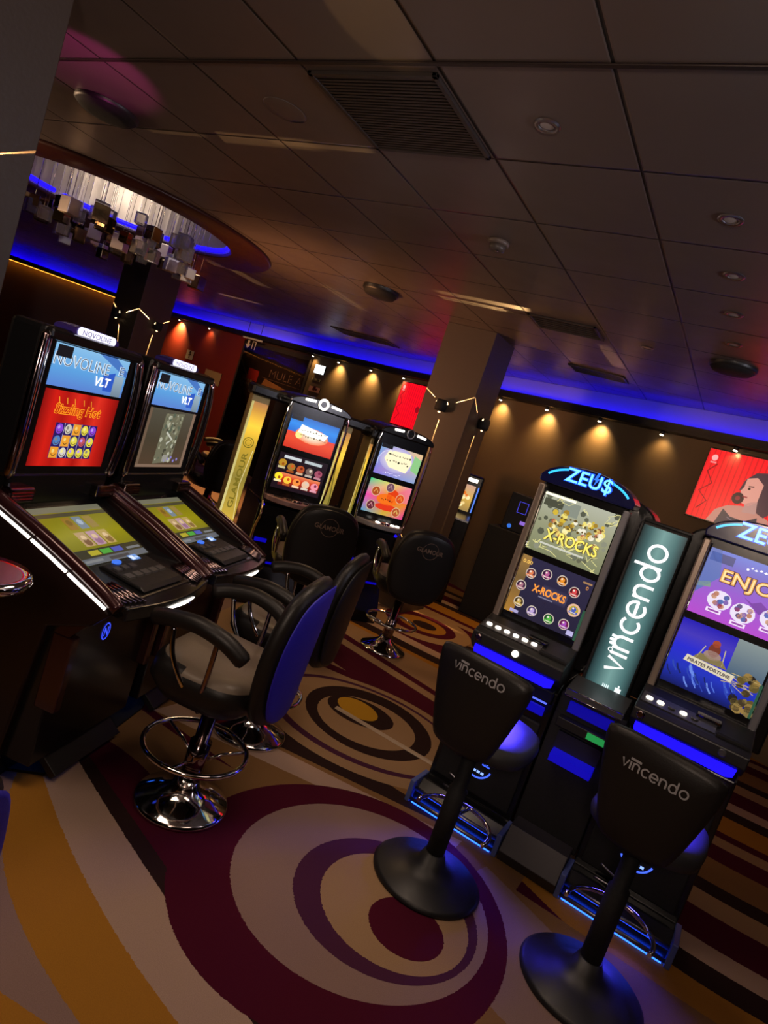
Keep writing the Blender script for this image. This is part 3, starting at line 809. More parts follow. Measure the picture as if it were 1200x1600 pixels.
# ------------------------------------------------------------------ left row: twin-screen consoles
def novo_machine(label, loc, variant):
    t = thing('slot_machine', label, 'slot machine', loc, A_N, 'twin screen machines along the left')
    # body below the deck
    q = MB(); q.prism([(.50,.10),(.50,.70),(.44,.74),(.86,.90),(1.06,.90),(1.06,.0),(.62,.0),(.62,.10)], -.31,.31); q.build('lower_cabinet', BLACK, t, bevel=.006)
    q = MB(); q.box((-.315,.46,.33),(-.275,.545,.62), bev=.006); q.prism([(.40,.72),(.48,.62),(.54,.62),(.47,.76)], -.315,-.275); q.build('front_leg', MAROON, t)
    q = MB(); q.box((.275,.46,.33),(.315,.545,.62), bev=.006); q.prism([(.40,.72),(.48,.62),(.54,.62),(.47,.76)], .275,.315); q.build('front_leg', MAROON, t)
    # footrest
    q = MB(); q.prism([(.45,.03),(.66,.19),(.68,.17),(.47,.01)], -.20,.22); q.build('footrest', SATIN, t, bevel=.003)
    # side panels
    for s in (-1,1):
        q = MB(); q.prism([(.34,.765),(.40,.70),(.56,.64),(.62,.02),(1.06,.02),(1.06,.98),(.90,1.00),(.62,.90),(.45,.83)], s*.326-.018, s*.326+.018)
        q.build('side_panel', mat('dark_maroon_panel',(.012,.005,.005),.3,bump=(40,.05)), t, bevel=.008)
        q = MB(); pts = smooth_path([(s*.326,.325,.785),(s*.326,.42,.835),(s*.326,.64,.925),(s*.326,.90,1.015)],5); q.tube(pts, .024, MAROON, 12); q.build('side_rail', None, t)
    # lit side line, left side, four lengths
    q = MB()
    for a0,a1 in ((0,.23),(.245,.47),(.485,.71),(.725,1.)):
        pts = []
        P_ = smooth_path([(-.3505,.36,.782),(-.3505,.45,.818),(-.3505,.66,.902),(-.3505,.90,.985)],8); n_ = len(P_)-1
        for i in range(7):
            f = (a0+(a1-a0)*i/6)*n_; k = min(int(f), n_-1); pts.append(P_[k].lerp(P_[k+1], f-k))
        q.tube(pts, .0058, E_WHITE, 8)
    q.build('side_light', None, t)
    # deck
    q = MB(); q.prism([(.30,.765),(.33,.80),(.40,.812),(.555,.838),(.86,.962),(.93,.985),(.93,.90),(.45,.75),(.33,.745)], -.31,.31); q.build('deck', BLACK, t, bevel=.006)
    # front lip, bowed, with light
    lip = []
    for i in range(17):
        x = -.31+.62*i/16; lip.append((x, .30-.045*math.cos(x/.31*PI/2)))
    q = MB()
    prof = lip+[(.31,.36),(-.31,.36)]
    q.prism(prof, .745,.795, axis='z'); q.build('front_lip', BLACK, t, bevel=.005)
    q = MB(); q.tube([(x,y-.003,.768) for x,y in lip[5:12]], [.002,.005,.0065,.007,.0065,.005,.002], E_WHITE, 8); q.build('lip_light', None, t)
    for s in (-1,1):
        q = MB()
        for k in range(5):
            q.tube([(s*(.20+.022*k),.30+.006*k,.800),(s*(.22+.020*k),.44,.824+.0)], .007, DARKCH, 8)
        q.build('deck_grille', None, t)
    # raised button island
    q = MB(); q.prism([(.34,.808),(.36,.822),(.53,.848),(.55,.835)], -.15,.15); isl = q.build('button_island', SATIN, t, bevel=.004)
    for k in range(5):
        q = MB(); x = -.12+.055*k; q.prism([(.415,.829),(.417,.838),(.445,.842),(.447,.834)], x-.02,x+.02); q.build('button', mat('grey_key',(.10,.10,.10),.3,bump=(40,.05)), isl)
    for k in range(3):
        q = MB(); x = -.12+.05*k; q.prism([(.47,.838),(.472,.846),(.497,.850),(.50,.842)], x-.016,x+.016); q.build('button', mat('grey_key2',(.07,.07,.08),.3,bump=(40,.05)), isl)
    q = MB(); q.lathe([(.016,0),(.016,.006),(.012,.009)], em('key_blue','#3f7dff',.9), (-.065,.527,.846), 16, sx=1.4); q.build('blue_button', None, isl)
    c = Canvas(.06,.035); c.rect(0,0,.06,.035,'#7fb0ff',.7); c.up(); c.rect(.005,.004,.03,.03,'#e8f2ff'); c.rect(.034,.01,.055,.02,'#bcd6ff')
    c.build('key_display', isl, (.03,.515,.8468), (1,0,0), Vector((0,.03,.0062)).normalized())
    # deck screen
    W, H = .43, .315; ey = Vector((0,.30,.122)).normalized()
    c = Canvas(W,H); c.grad(0,0,W,H,[(0,'#6d6c12'),(.5,'#a39a08'),(1,'#7d7810')],.75); c.up()
    c.rect(0,H*.9,W,H,'#8a8870',.6); c.rect(0,H*.82,W,H*.885,'#57533a',.6)
    c.rect(0,0,W,H*.10,'#7d8590',.5); c.rect(0,H*.10,W,H*.24,'#3a3a26',.7); c.up()
    for k,(cl) in enumerate(('#b5a92c','#4ba53c','#4a57b5')): c.rect(W*(.2+.17*k),H*.13,W*(.35+.17*k),H*.21,cl,.9)
    c.rect(W*.75,H*.13,W*.97,H*.17,'#9aa0a6',.5); c.rect(W*.4,H*.02,W*.7,H*.07,'#55565a',.5); c.rect(W*.05,H*.03,W*.3,H*.07,'#a8adb0',.5)
    for k,cl in enumerate(('#b58a2c','#8fa0b0','#b59a4a')):
        c.rect(W*(.28+.15*k),H*.58,W*(.40+.15*k),H*.80,cl,.6)
    for k,cl in enumerate(('#c0a070','#c39aa5','#c2a55e')):
        c.rect(W*(.26+.16*k),H*.28,W*(.40+.16*k),H*.53,cl,.85)
    c.up()
    for k in range(3):
        c.disc(W*(.33+.16*k),H*.43,.014,'#e2c49a',.9); c.disc(W*(.33+.16*k),H*.35,.02,('#7d5a38','#9a6f8d','#8a6a3c')[k],.9)
        c.disc(W*(.34+.15*k),H*.70,.016,('#8a6a20','#b9cbe0','#a88a50')[k],.7)
    c.build('deck_screen', t, (-W/2,.557,.8405), (1,0,0), ey, back=BLACK)
    # uprights, hinge
    q = MB(); q.box((-.29,.88,.95),(.29,1.02,1.09), bev=.01); q.build('hinge_block', BLACK, t)
    for s in (-1,1):
        q = MB(); q.box((s*.25-.06,.845,.99),(s*.25+.06,.89,1.045), bev=.006)
        for k in range(4): q.box((s*.25-.052,.838,.996+.012*k),(s*.25+.052,.848,1.003+.012*k))
        q.build('vent_block', DARKCH, t)
    # upper display housing
    q = MB(); q.box((-.30,.885,1.065),(.30,1.03,1.63), bev=.02); q.build('display_housing', BLACK, t)
    for s in (-1,1):
        q = MB(); pts = smooth_path([(s*.30,.885,1.07),(s*.312,.87,1.25),(s*.312,.87,1.45),(s*.295,.882,1.61)],6); q.tube(pts, [.008]+[.016]*(len(pts)-2)+[.008], DARKCH, 10)
        pts = smooth_path([(s*.275,.885,1.08),(s*.283,.87,1.25),(s*.283,.87,1.45),(s*.27,.88,1.60)],6); q.tube(pts, .006, CHROME, 8); q.build('chrome_trim', None, t)
    q = MB(); q.box((-.29,.865,1.585),(.29,.90,1.625), bev=.012); q.build('brow', BLACK, t)
    # top screen
    W, H = .46, .157
    c = Canvas(W,H); c.grad(0,0,W,H,[(0,'#5d86d8'),(.45,'#5fa6e6'),(1,'#8cc4f0')],.95); c.up()
    c.grad(W*.83,0,W*.97,H*.55,[(0,'#7f95a8'),(1,'#a8c4d8')],.8); c.poly([(W*.70,H*.1),(W*.83,H*.1),(W*.83,H*.62),(W*.66,H*.5)],'#2f5fd0',.9)
    c.poly([(W*.55,H),(W*.8,H),(W,H*.7),(W,H*.55)],'#4f84d8',.8); c.up()
    c.text('NOVOLINE', -.015*W+.012, H*.50, W*.72, H*.30, '#e8f6ff', 1.1, bold=.022); c.up(); c.text('NOVOLINE', .0145-.015*W, H*.512, W*.71, H*.276, '#1c3054', 1., bold=-.016)
    c.text('E', W*.87, H*.58, W*.075, H*.24, '#dff0ff', 1.1, bold=.04); c.up(); c.text('E', W*.877, H*.59, W*.065, H*.22, '#35507a',1.)
    c.text('VLT', W*.56, H*.20, W*.22, H*.24, '#ffffff', 1.25, bold=.03, shear=.12); c.up()
    c.rect(W*.02,H*.70,W*.20,H*.97,'#1d2028',.5)
    c.build('top_screen', t, (-W/2,.8845,1.425), back=BLACK)
    # main screen
    W, H = .45, .295
    c = Canvas(W,H)
    if variant == 0:
        cols = ['#8c0c0a','#d81c12','#b5140e','#e2281a','#b0120c','#e63020','#c01810','#8a0c08']
        for k in range(7): c.grad(W*k/7,0,W*(k+1)/7,H,[(0,cols[k]),(1,cols[k+1])],.95,vert=False)
        c.up(); c.text('Sizzling Hot', W*.16,H*.655,W*.62,H*.19,'#ff9a20',1.1,bold=.05,shear=.1); c.up(); c.text('Sizzling Hot', W*.165,H*.665,W*.61,H*.17,'#c02808',1.,bold=.0,shear=.1)
        for x in (.2,.3,.4,.52,.62): c.stroke([(W*x,H*.84),(W*(x-.02),H*.92)], .003,'#ffb030')
        c.up(); c.rect(W*.22,H*.11,W*.78,H*.59,'#2a1a63',.9); c.up()
        syms = ['#8a45d8','#cfc9b8','#f0a030','#e6d84a','#8a45d8','#4f7fc0','#f0a030','#e6d84a','#c05060','#e6d84a','#f0a030','#d8d2c8','#e6d84a','#e6d84a','#e6d84a']
        for r in range(3):
            for k in range(5):
                cx, cy = W*(.276+.112*k), H*(.51-.16*r); cl = syms[r*5+k]
                if cl in ('#f0a030',): c.rect(cx-W*.05,cy-H*.075,cx+W*.05,cy+H*.075,cl)
                else: c.disc(cx,cy,W*.045,cl,1.,ry=H*.068)
        c.up()
        for r in range(3):
            for k in range(5):
                cx, cy = W*(.276+.112*k), H*(.51-.16*r)
                c.disc(cx-W*.012,cy+H*.02,W*.016,('#c8a0ff','#8f8a80','#ffe080','#fff6a0','#c8a0ff')[(r+k)%5],.9,n=10); c.stroke(arc(cx,cy,W*.03,200,340,8), .003, '#50351a')
        for k in range(1,5): c.rect(W*(.22+.112*k)-.001,H*.11,W*(.22+.112*k)+.001,H*.59,'#e8e0ff',.7)
    else:
        c.grad(0,0,W,H,[(0,'#5c4634'),(.5,'#4d4434'),(1,'#5a5648')],.8); c.up()
        c.poly([(W*.33,H*.06),(W*.70,H*.10),(W*.74,H*.97),(W*.34,H*.93)],'#7c7a62',.75); c.rect(0,0,W*.05,H,'#8a705a',.6); c.rect(W*.94,0,W,H,'#9a7d68',.7); c.rect(0,0,W,H*.05,'#9a7d68',.7); c.up()
        rr_ = random.Random(5)
        for k in range(70): c.disc(W*rr_.uniform(.36,.70),H*rr_.uniform(.1,.92),rr_.uniform(.004,.014),('#a6a88c','#5f6a58','#c8c8b0','#8d8a70','#4c4a3c')[k%5],.8,n=7)
        c.up(); c.stroke([(W*.45,H*.62),(W*.6,H*.5),(W*.5,H*.42)], .012,'#d8d8c8',.8)
        for k in range(5): c.disc(W*(.55+.07*k),H*(.12+.03*(k%3)),.008,'#8f86d8',.9,n=8)
        c.rect(W*.50,H*.10,W*.62,H*.22,'#a8a49a',.8)
    c.build('main_screen', t, (-W/2,.8845,1.118), back=BLACK)
    # topper
    q = MB(); q.prism(rounded([(-.15,1.615),(.15,1.615),(.14,1.66),(-.14,1.66)],2), .90,.98, axis='y'); q.build('topper_housing', mat('topper_purple',(.05,.03,.25),.25,bump=(40,.05)), t)
    c = Canvas(.24,.036); c.poly(arc(.018,.018,.018,90,270,8)+arc(.222,.018,.018,-90,90,8),'#e8e4ff',1.6); c.up(); c.text('NOVOLINE',.03,.008,.18,.02,'#4a3f8a',.6)
    c.build('topper_sign', t, (-.12,.8985,1.622))
    # front badge and blue glow
    c = Canvas(.06,.075); c.stroke(arc(.03,.038,.024,0,360,24,.034), .005, '#3a50ff',1.3); c.up(); c.text('N',.017,.02,.026,.036,'#3a50ff',1.4,bold=.02)
    c.build('badge', t, (-.08,.4985,.53))
    q = MB(); q.box((-.25,.60,.08),(-.12,.619,.12)); q.build('floor_light', em('kick_blue','#2a6cff',1.0), t)
    return t
novo_machine('twin screen slot machine with red fruit game, leftmost', N1-un*.01, 0)
novo_machine('twin screen slot machine with brown picture, second from left', N2-un*.01, 1)
# side shell of the next machine at the left, only its dark edge is in view
# thin black sheet on the carpet in front of the left machine
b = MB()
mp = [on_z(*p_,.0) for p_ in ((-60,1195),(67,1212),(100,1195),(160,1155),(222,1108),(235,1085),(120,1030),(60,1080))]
b.prism([(p_.x,p_.y) for p_ in mp], .001,.012, axis='z'); tag(b.build('floor_sheet', BLKSHEET), 'thin black sheet on the carpet under the left machines', 'mat')
# round chrome rimmed ash table top cut by the left frame edge
tp = on_z(-30,893,.95)
t = thing('side_table','small round chrome rimmed table cut by the left frame edge','side table',(tp.x,tp.y,.17))
q = MB(); q.lathe([(.105,.755),(.125,.76),(.130,.775),(.122,.79),(.10,.785)], CHROME, n=36); q.build('table_top',None,t)
q = MB(); q.lathe([(.10,.786),(.07,.782),(.005,.78)], STEEL, n=36); q.build('dish',None,t)
q = MB(); q.lathe([(.018,-.165),(.018,.756)], MATTE, n=16); q.build('post',None,t)
q = MB(); q.lathe([(.13,-.17),(.13,-.16),(.03,-.15)], MATTE, n=30); q.build('foot',None,t)

# ------------------------------------------------------------------ right row: arched-topper machines
def zeus_machine(label, loc, variant):
    t = thing('slot_machine', label, 'slot machine', loc, 0, 'arched blue topper machines along the right')
    # local y=0 at the kick line (world 2.87)
    q = MB(); q.prism([(.16,.10),(.16,.76),(.22,.80),(.62,.80),(.62,.0),(.03,.0),(.03,.05),(.10,.10)], -.225,.225); q.build('lower_cabinet', BLACK, t, bevel=.006)
    for z, y in ((.018,.005),(.062,.03)):
        q = MB(); q.tube([(-.22,y,z),(.22,y,z)], .010, STEEL, 10); q.build('kick_rail', None, t)
    for s in (-1,1):
        q = MB(); q.box((s*.232-.012,-.01,.0),(s*.232+.012,.16,.11), bev=.004); q.build('end_block', mat('blue_lit_plastic',(.10,.14,.40),.35,bump=(40,.05)), t)
    q = MB(); q.box((-.21,.005,.001),(.21,.028,.008)); q.build('kick_light', em('kick_led','#1a48ff',9.), t)
    q = MB(); q.box((-.20,.145,.13),(.20,.165,.60), bev=.008); q.build('door', MATTE, t)
    # emblem: ring of light with short bars
    c = Canvas(.2,.17); c.stroke(arc(.1,.085,.068,205,345,20), .008,'#4060ff',1.7); c.stroke(arc(.1,.085,.075,20,60,8), .005,'#3050ff',1.4); c.stroke(arc(.1,.085,.075,120,165,8), .005,'#3050ff',1.4)
    for k in range(4): c.rect(.062+.02*k,.040,.077+.02*k,.052,'#86a8ff',1.6)
    c.rect(.058,.095,.082,.115,'#3a5cff',1.4); c.rect(.115,.085,.155,.092,'#3a5cff',1.4); c.rect(.128,.095,.145,.125,'#4a70ff',1.5)
    c.build('door_emblem', t, (-.10,.143,.20))
    q = MB(); q.tube(smooth_path([(-.13,.14,.10),(-.02,.12,.115),(.0,.12,.135),(-.03,.12,.15),(-.12,.14,.17)],5), .005, STEEL, 8); q.build('cable_loop', None, t)
    # lit belly panels
    q = MB(); q.prism([(.10,.72),(.10,.775),(.16,.80),(.16,.70)], -.215,.215); q.build('belly', BLACK, t, bevel=.006)
    q = MB(); q.prism([(-.20,.806),(-.195,.795),(.17,.785),(.195,.795),(.20,.83),(-.20,.836)], .075,.085, axis='y'); q.build('belly_light', E_BLUE, t)
    q = MB()
    for k in range(4): q.box((.10,.125,.702+.017*k),(.195,.14,.714+.017*k), bev=.002)
    q.build('light_louvre', E_BLUEL, t)
    q = MB(); q.box((.085,.13,.64),(.195,.142,.685), bev=.004); q.build('tray_light', E_BLUED, t)
    # deck
    q = MB(); q.prism([(.06,.845),(.06,.895),(.09,.91),(.24,.965),(.30,.965),(.30,.80),(.12,.80)], -.225,.225); dk = q.build('deck', SATIN, t, bevel=.005)
    sl = Vector((0,.15,.055)).normalized(); nr = Vector((0,-sl.z,sl.y))
    def ondeck(x, s): return Vector((x,.09,.91))+sl*s
    q = MB(); p0 = ondeck(-.215,.02); 
    q.box((-.0,0,0),(.30,.075,.004), mx=Matrix.Translation(p0) @ Matrix.Rotation(math.atan2(.055,.15),4,'X'), bev=.001); q.build('deck_plate', GREYD, dk)
    lit = (1,1,1,1,1,1) if variant == 0 else (1,1,0,1,0,0)
    for k in range(6 if variant == 0 else 5):
        x = -.185+.0465*k; pp = ondeck(x,.052)
        q = MB(); q.lathe([(.015,.004),(.015,.010),(.011,.012)], (em('key_white','#fff4e2',2.4) if lit[k] else GREYD), n=16, sx=1., sy=.75)
        q.build('button', None, dk, mx=Matrix.Translation(pp) @ Matrix.Rotation(math.atan2(.055,.15),4,'X'))
    pp = Vector((-.0 if variant==0 else .13,.058,.875)); q = MB(); q.lathe([(.016,.0),(.016,.008),(.012,.01)], em('key_white','#fff4e2',2.4) if variant == 0 else GREYD, n=16)
    q.build('start_button', None, dk, mx=Matrix.Translation(pp) @ Matrix.Rotation(PI/2,4,'X'))
    q = MB(); q.lathe([(.017,.0),(.017,.006),(.010,.007)], DARKCH, n=16); q.build('key_lock', None, dk, mx=Matrix.Translation((-.19,.058,.872)) @ Matrix.Rotation(PI/2,4,'X'))
    q = MB(); pp = ondeck(.05,.085); q.box((-.05,-.012,0),(.05,.03,.018), BLACK, bev=.004, mx=Matrix.Translation(pp)); q.box((-.04,-.016,.008),(-.022,-.01,.014), CHROME, mx=Matrix.Translation(pp)); q.box((.025,-.016,.008),(.043,-.01,.014), CHROME, mx=Matrix.Translation(pp)); q.build('card_reader', None, dk)
    q = MB(); pp = ondeck(.09,.01); q.box((0,0,0),(.13,.05,.012), mx=Matrix.Translation(pp), bev=.002); q.build('bill_slot', MATTE, dk)
    # screen housing
    q = MB(); q.box((-.21,.275,.955),(.21,.60,1.675), bev=.012); q.build('display_housing', BLACK, t)
    q = MB(); q.prism(arc(0,1.64,.30,0,180,20,.10)+[(-.30,.80),(.30,.80)], .56,.80, axis='y'); q.build('rear_cabinet', BLACK, t, bevel=.01)
    for s in (-1,1):
        q = MB(); q.box((s*.207-.016,.245,.93),(s*.207+.016,.29,1.655), bev=.007); q.build('side_frame', mat('brushed_dark_frame',(.34,.27,.22),.34,.5,bump=(90,.05)) if s < 0 else mat('smoked_frame',(.30,.30,.33),.3,.4,bump=(60,.05)), t)
    q = MB(); q.tube([(-.186,.262,.95),(-.186,.262,1.64)], .004, CHROME, 6); q.build('chrome_trim', None, t)
    if True:
        q = MB(); q.box((.178,.262,1.0),(.188,.27,1.15)); q.build('side_glow', em('side_green','#4a8a68',.35), t)
    # screens
    W, H = .365, .295
    up_ = Canvas(W,H); lo_ = Canvas(W,H)
    if variant == 0:
        c = up_; c.grad(0,0,W,H,[(0,'#787c5c'),(.5,'#8f9072'),(1,'#a8aa98')],1.2); c.up(); rr_ = random.Random(11)
        for k in range(46):
            x, y = rr_.uniform(.01,W-.01), rr_.uniform(.01,H-.01); r_ = rr_.uniform(.009,.018)
            c.poly([(x+r_*math.cos(PI/3*i),y+r_*math.sin(PI/3*i)) for i in range(6)], ('#5f6250','#777a66','#9a9c86','#6e6f58')[k%4],.85)
        c.up()
        for k in range(16):
            x, y = rr_.uniform(0,W), rr_.choice([rr_.uniform(0,H*.25),rr_.uniform(H*.75,H)]); pts = [(x,y)]
            for j in range(5): pts.append((min(W,max(0,pts[-1][0]+rr_.uniform(-.04,.04))), min(H,max(0,pts[-1][1]+rr_.uniform(-.025,.025)))))
            c.stroke(pts, .003, '#f0e89a')
        c.rect(W*.0,H*.95,W*.42,H*.99,'#fff6d8',1.4); c.rect(W*.02,H*.78,W*.28,H*.90,'#5c5e4c',.7); c.rect(W*.28,H*.72,W*.5,H*.94,'#b0b8a8',.6); c.up()
        for k in range(60): c.disc(W*rr_.uniform(.20,.88),H*rr_.uniform(.34,.76),rr_.uniform(.006,.016),('#f2e27a','#d8b83c','#fff4b0','#a8842c','#e8d070','#b86048','#f6f0d8')[k%7],1.,n=9)
        c.up(); squiggle(c,W*.25,H*.62,W*.85,.030,'#6b5320',.9,.005,2,4,1.2); c.up()
        c.text('X-ROCKS', W*.17,H*.23,W*.73,H*.20,'#5a4312',.8,bold=.06); c.up(); c.text('X-ROCKS', W*.175,H*.235,W*.72,H*.19,'#ffe96a',1.15,bold=.02)
        c.rect(W*.15,H*.155,W*.75,H*.185,'#e8e8d8',.8)
        c = lo_; c.grad(0,0,W,H,[(0,'#2c2740'),(1,'#353050')],.75); c.up(); c.grad(0,0,W*.13,H,[(0,'#c08a3a'),(.6,'#80643c'),(1,'#b0864a')],.8)
        c.grad(W*.4,H*.40,W*.75,H*.66,[(0,'#2f2a48'),(.5,'#545070'),(1,'#2f2a48')],.8); c.up()
        bad = [(.185,.263,'#d87a50'),(.389,.184,'#b25a8c'),(.606,.186,'#e8902a'),(.80,.287,'#d0484a'),(.871,.56,'#4a58b0'),(.817,.834,'#a04ab0'),(.609,.852,'#58b048'),(.368,.843,'#b8a0d0'),(.16,.784,'#c0a050'),(.111,.509,'#a87080')]
        for k,(u,v,cl) in enumerate(bad):
            r_ = .031 if k == 4 else .026; c.disc(W*u,H*(1-v),r_,'#f0c0a0' if k==4 else '#e0d0c0',.95); 
        c.up()
        for k,(u,v,cl) in enumerate(bad): c.disc(W*u,H*(1-v),.022,('#5a3040','#3a1c40','#5a2a10','#5a1820','#c8b040','#702050','#20502a','#50406a','#4a3a20','#38203c')[k],.9)
        c.up()
        for k,(u,v,cl) in enumerate(bad):
            c.disc(W*u,H*(1-v)+.004,.012,cl,1.1,n=8); c.rect(W*u-.02,H*(1-v)-.017,W*u+.02,H*(1-v)-.006,cl,1.1); 
        c.up()
        for k,(u,v,cl) in enumerate(bad): c.disc(W*u-.004,H*(1-v)+.008,.005,'#fff0e0',.9,n=7); c.rect(W*u-.014,H*(1-v)-.014,W*u+.014,H*(1-v)-.010,'#fff0e0',.8)
        c.text('X-ROCKS', W*.27,H*.47,W*.46,H*.13,'#ff9a3c',1.15,bold=.03); c.rect(W*.38,H*.42,W*.58,H*.44,'#a09ab8',.6)
        c.text('0.00', W*.03,H*.87,W*.13,H*.06,'#ffc860',1.1,bold=.02); c.text('0', W*.92,H*.82,W*.03,H*.06,'#ffa850',1.); c.rect(W*.86,H*.91,W*.98,H*.94,'#c89868',.7)
        c.rect(W*.08,H*.02,W*.2,H*.07,'#b8b0e0',.9); c.rect(W*.88,H*.03,W*.97,H*.11,'#c8c0f0',.9)
    else:
        c = up_; c.grad(0,0,W,H,[(0,'#c050d8'),(.45,'#a060d8'),(.8,'#7a70d0'),(1,'#6a80e0')],.9); c.up()
        c.poly([(0,H*.3),(W*.2,H*.62),(W*.12,H),(0,H)],'#6f86d8',.7); c.rect(W*.02,H*.82,W*.28,H*.95,'#555a9a',.7); c.poly([(0,H*.4),(W*.14,H*.44),(W*.12,H*.52),(0,H*.47)],'#8fa89a',.8); c.up()
        c.text('ENJOY!', W*.20,H*.50,W*.78,H*.27,'#5a2a30',.8,bold=.07); c.up(); c.text('ENJOY!', W*.205,H*.51,W*.77,H*.25,'#f0b060',1.05,bold=.03); c.up(); c.text('ENJOY!', W*.22,H*.53,W*.74,H*.21,'#ffe2a0',1.1,bold=-.015)
        squiggle(c,W*.42,H*.84,W*.92,.026,'#f4f0ff',1.1,.0035,1,8)
        c.poly([(W*.5,H*.47),(W*.6,H*.42),(W*.68,H*.48),(W*.76,H*.42),(W*.86,H*.47),(W*.7,H*.30)],'#8a4ab8',.8)
        for k,(x,y) in enumerate(((.28,.30),(.55,.24),(.85,.30))):
            c.disc(W*x,H*y,.048,'#f4e8ff',.95,ry=.042,n=14)
        c.up()
        for k,(x,y) in enumerate(((.28,.30),(.55,.24),(.85,.30))):
            for j in range(12): c.disc(W*x+math.cos(j*2.4)*.026,H*y+math.sin(j*1.7)*.024,.011,('#8a6ab8','#c88a70','#6a5a88','#e0b090','#a03050','#5a78c0')[(j+k)%6],.9,n=7)
        c.up()
        for k,(x,y) in enumerate(((.26,.10),(.54,.04),(.84,.10))): c.rect(W*x-.03,H*y,W*x+.03,H*y+.018,'#f8e4ff',1.); 
        c.up()
        for k,(x,y) in enumerate(((.26,.10),(.54,.04),(.84,.10))): c.rect(W*x-.022,H*y+.005,W*x+.022,H*y+.013,'#a050b0',.9)
        c = lo_; c.grad(0,0,W,H,[(0,'#101a60'),(.30,'#2438c8'),(.6,'#2a2ee0'),(.8,'#4a3cc8'),(1,'#2018c0')],.85); c.up()
        c.grad(W*.62,H*.45,W,H,[(0,'#5a7898'),(1,'#a8b8b8')],.6); c.up()
        rr_ = random.Random(2)
        for k in range(22):
            x = W*rr_.uniform(.0,.72); y = H*rr_.uniform(.04,.28); c.stroke([(x,y+.03),(x+.008,y+.012),(x+.02,y),(x+.026,y-.008)], rr_.uniform(.004,.009), ('#5070e0','#3048b8','#7090f0','#182468')[k%4],.9)
        for k in range(26): c.disc(W*rr_.uniform(.78,.99),H*rr_.uniform(.03,.55),rr_.uniform(.007,.022),('#6a5a30','#a8884a','#4a3c28','#8f7a48','#2a2420')[k%5],.8,n=8)
        for k in range(6): c.stroke([(W*rr_.uniform(.6,.75),H*rr_.uniform(.3,.5)),(W*rr_.uniform(.85,1.),H*rr_.uniform(.25,.5))], .003,'#d8c080',.8)
        c.up(); c.poly([(W*.24,H*.50),(W*.62,H*.50),(W*.55,H*.60),(W*.30,H*.60)],'#8a7a50',.9); c.disc(W*.43,H*.70,.024,'#7a3828',.95,ry=.03); c.disc(W*.43,H*.80,.016,'#a84a30',.95); c.disc(W*.43,H*.62,.035,'#a88a80',.9,ry=.02)
        c.stroke([(W*.28,H*.52),(W*.33,H*.72)], .004,'#c8b888'); c.stroke([(W*.56,H*.52),(W*.54,H*.76)], .004,'#c8b888'); c.up()
        c.poly([(W*.16,H*.41),(W*.70,H*.36),(W*.72,H*.47),(W*.18,H*.51)],'#e0d4b8',1.); c.up(); c.text('PIRATES FORTUNE',W*.20,H*.425,W*.48,H*.05,'#3a3040',.8,bold=.03,rot=-.055)
    up_.build('upper_screen', t, (-W/2,.2735,1.33), back=BLACK); lo_.build('lower_screen', t, (-W/2,.2735,1.002), back=BLACK)
    # arched topper
    out = arc(0,1.668,.235,12,168,22,.115)
    q = MB(); q.prism([(.225,1.665)]+out+[(-.225,1.665)], .235,.42, axis='y'); q.build('topper', mat('topper_blue',(.012,.014,.10),.2,coat=.5,bump=(40,.03)), t, bevel=.006)
    c = Canvas(.44,.115)
    for a0,a1 in ((24,60),(120,156)):
        c.stroke([(x+.22,y) for x,y in arc(0,.0,.212,a0,a1,12,.098)], .010, '#36b8ff', 1.6)
    c.text('ZEU$', .105,.018,.23,.084,'#1a5cff',1.2,bold=.045); c.up(); c.text('ZEU$', .11,.022,.22,.076,'#7fe6ff',1.5,bold=.01); c.up()
    c.poly([(.250,.112),(.262,.112),(.255,.085),(.266,.085),(.246,.045),(.250,.075),(.240,.075)],'#2f74ff',1.4)
    c.build('topper_sign', t, (-.22,.2345,1.668))
    return t
ZY = 2.88
zeus_machine('blue topper slot machine with the dark game menu, behind the left printed stool', (-.69,ZY,0), 0)
zeus_machine('blue topper slot machine with purple and ocean screens at the right edge', (.075,ZY,0), 1)
# lit sign panel between them
t = thing('light_sign','tall teal backlit sign panel with white vertical lettering','sign',(-.305,3.15,0))
q = MB(); q.box((-.105,.02,.80),(.105,.14,1.64), bev=.012); q.box((-.11,.0,.80),(-.095,.06,1.635), bev=.004); q.build('housing', SATIN, t)
W, H = .19, .80
c = Canvas(W,H); c.grad(0,0,W,H,[(0,'#1e3032'),(.2,'#44696a'),(.5,'#80aca8'),(.8,'#527c7c'),(1,'#243a3e')],.85,vert=False)
c.up()
st, adv = letter_strokes('vincendo'); h = .625/adv
c.strokes('vincendo', W*.72, .115, h, .0135, '#ffffff', 1.35, rot=PI/2, sx=1.)
c.stroke([(W*.26,.245),(W*.26,.255)], .022,'#ffffff',1.3); c.stroke(arc(W*.30,.205,.009,0,360,12), .004,'#ffffff',1.3)
for k in range(3): c.rect(W*.22,.228+.018*k,W*.34,.241+.018*k,'#f4ffff',1.2)
c.rect(W*.72,.02,W*.86,.05,'#f4ffff',1.1); c.rect(W*.77,.012,W*.81,.062,'#f4ffff',1.1)
for k in range(4): c.rect(W*.42+.008*k,.02,W*.42+.008*k+.005,.045,'#e8ffff',1.)
def bulge(v): 
    x = v.x/.095; return Vector((v.x, v.y-.018*(1-x*x)*0, v.z))
c.build('lit_face', t, (-W/2,.0185,.825), back=SATIN)
q = MB(); q.box((-.105,.03,1.638),(.105,.14,1.652), bev=.003); q.build('cap', BLACK, t)
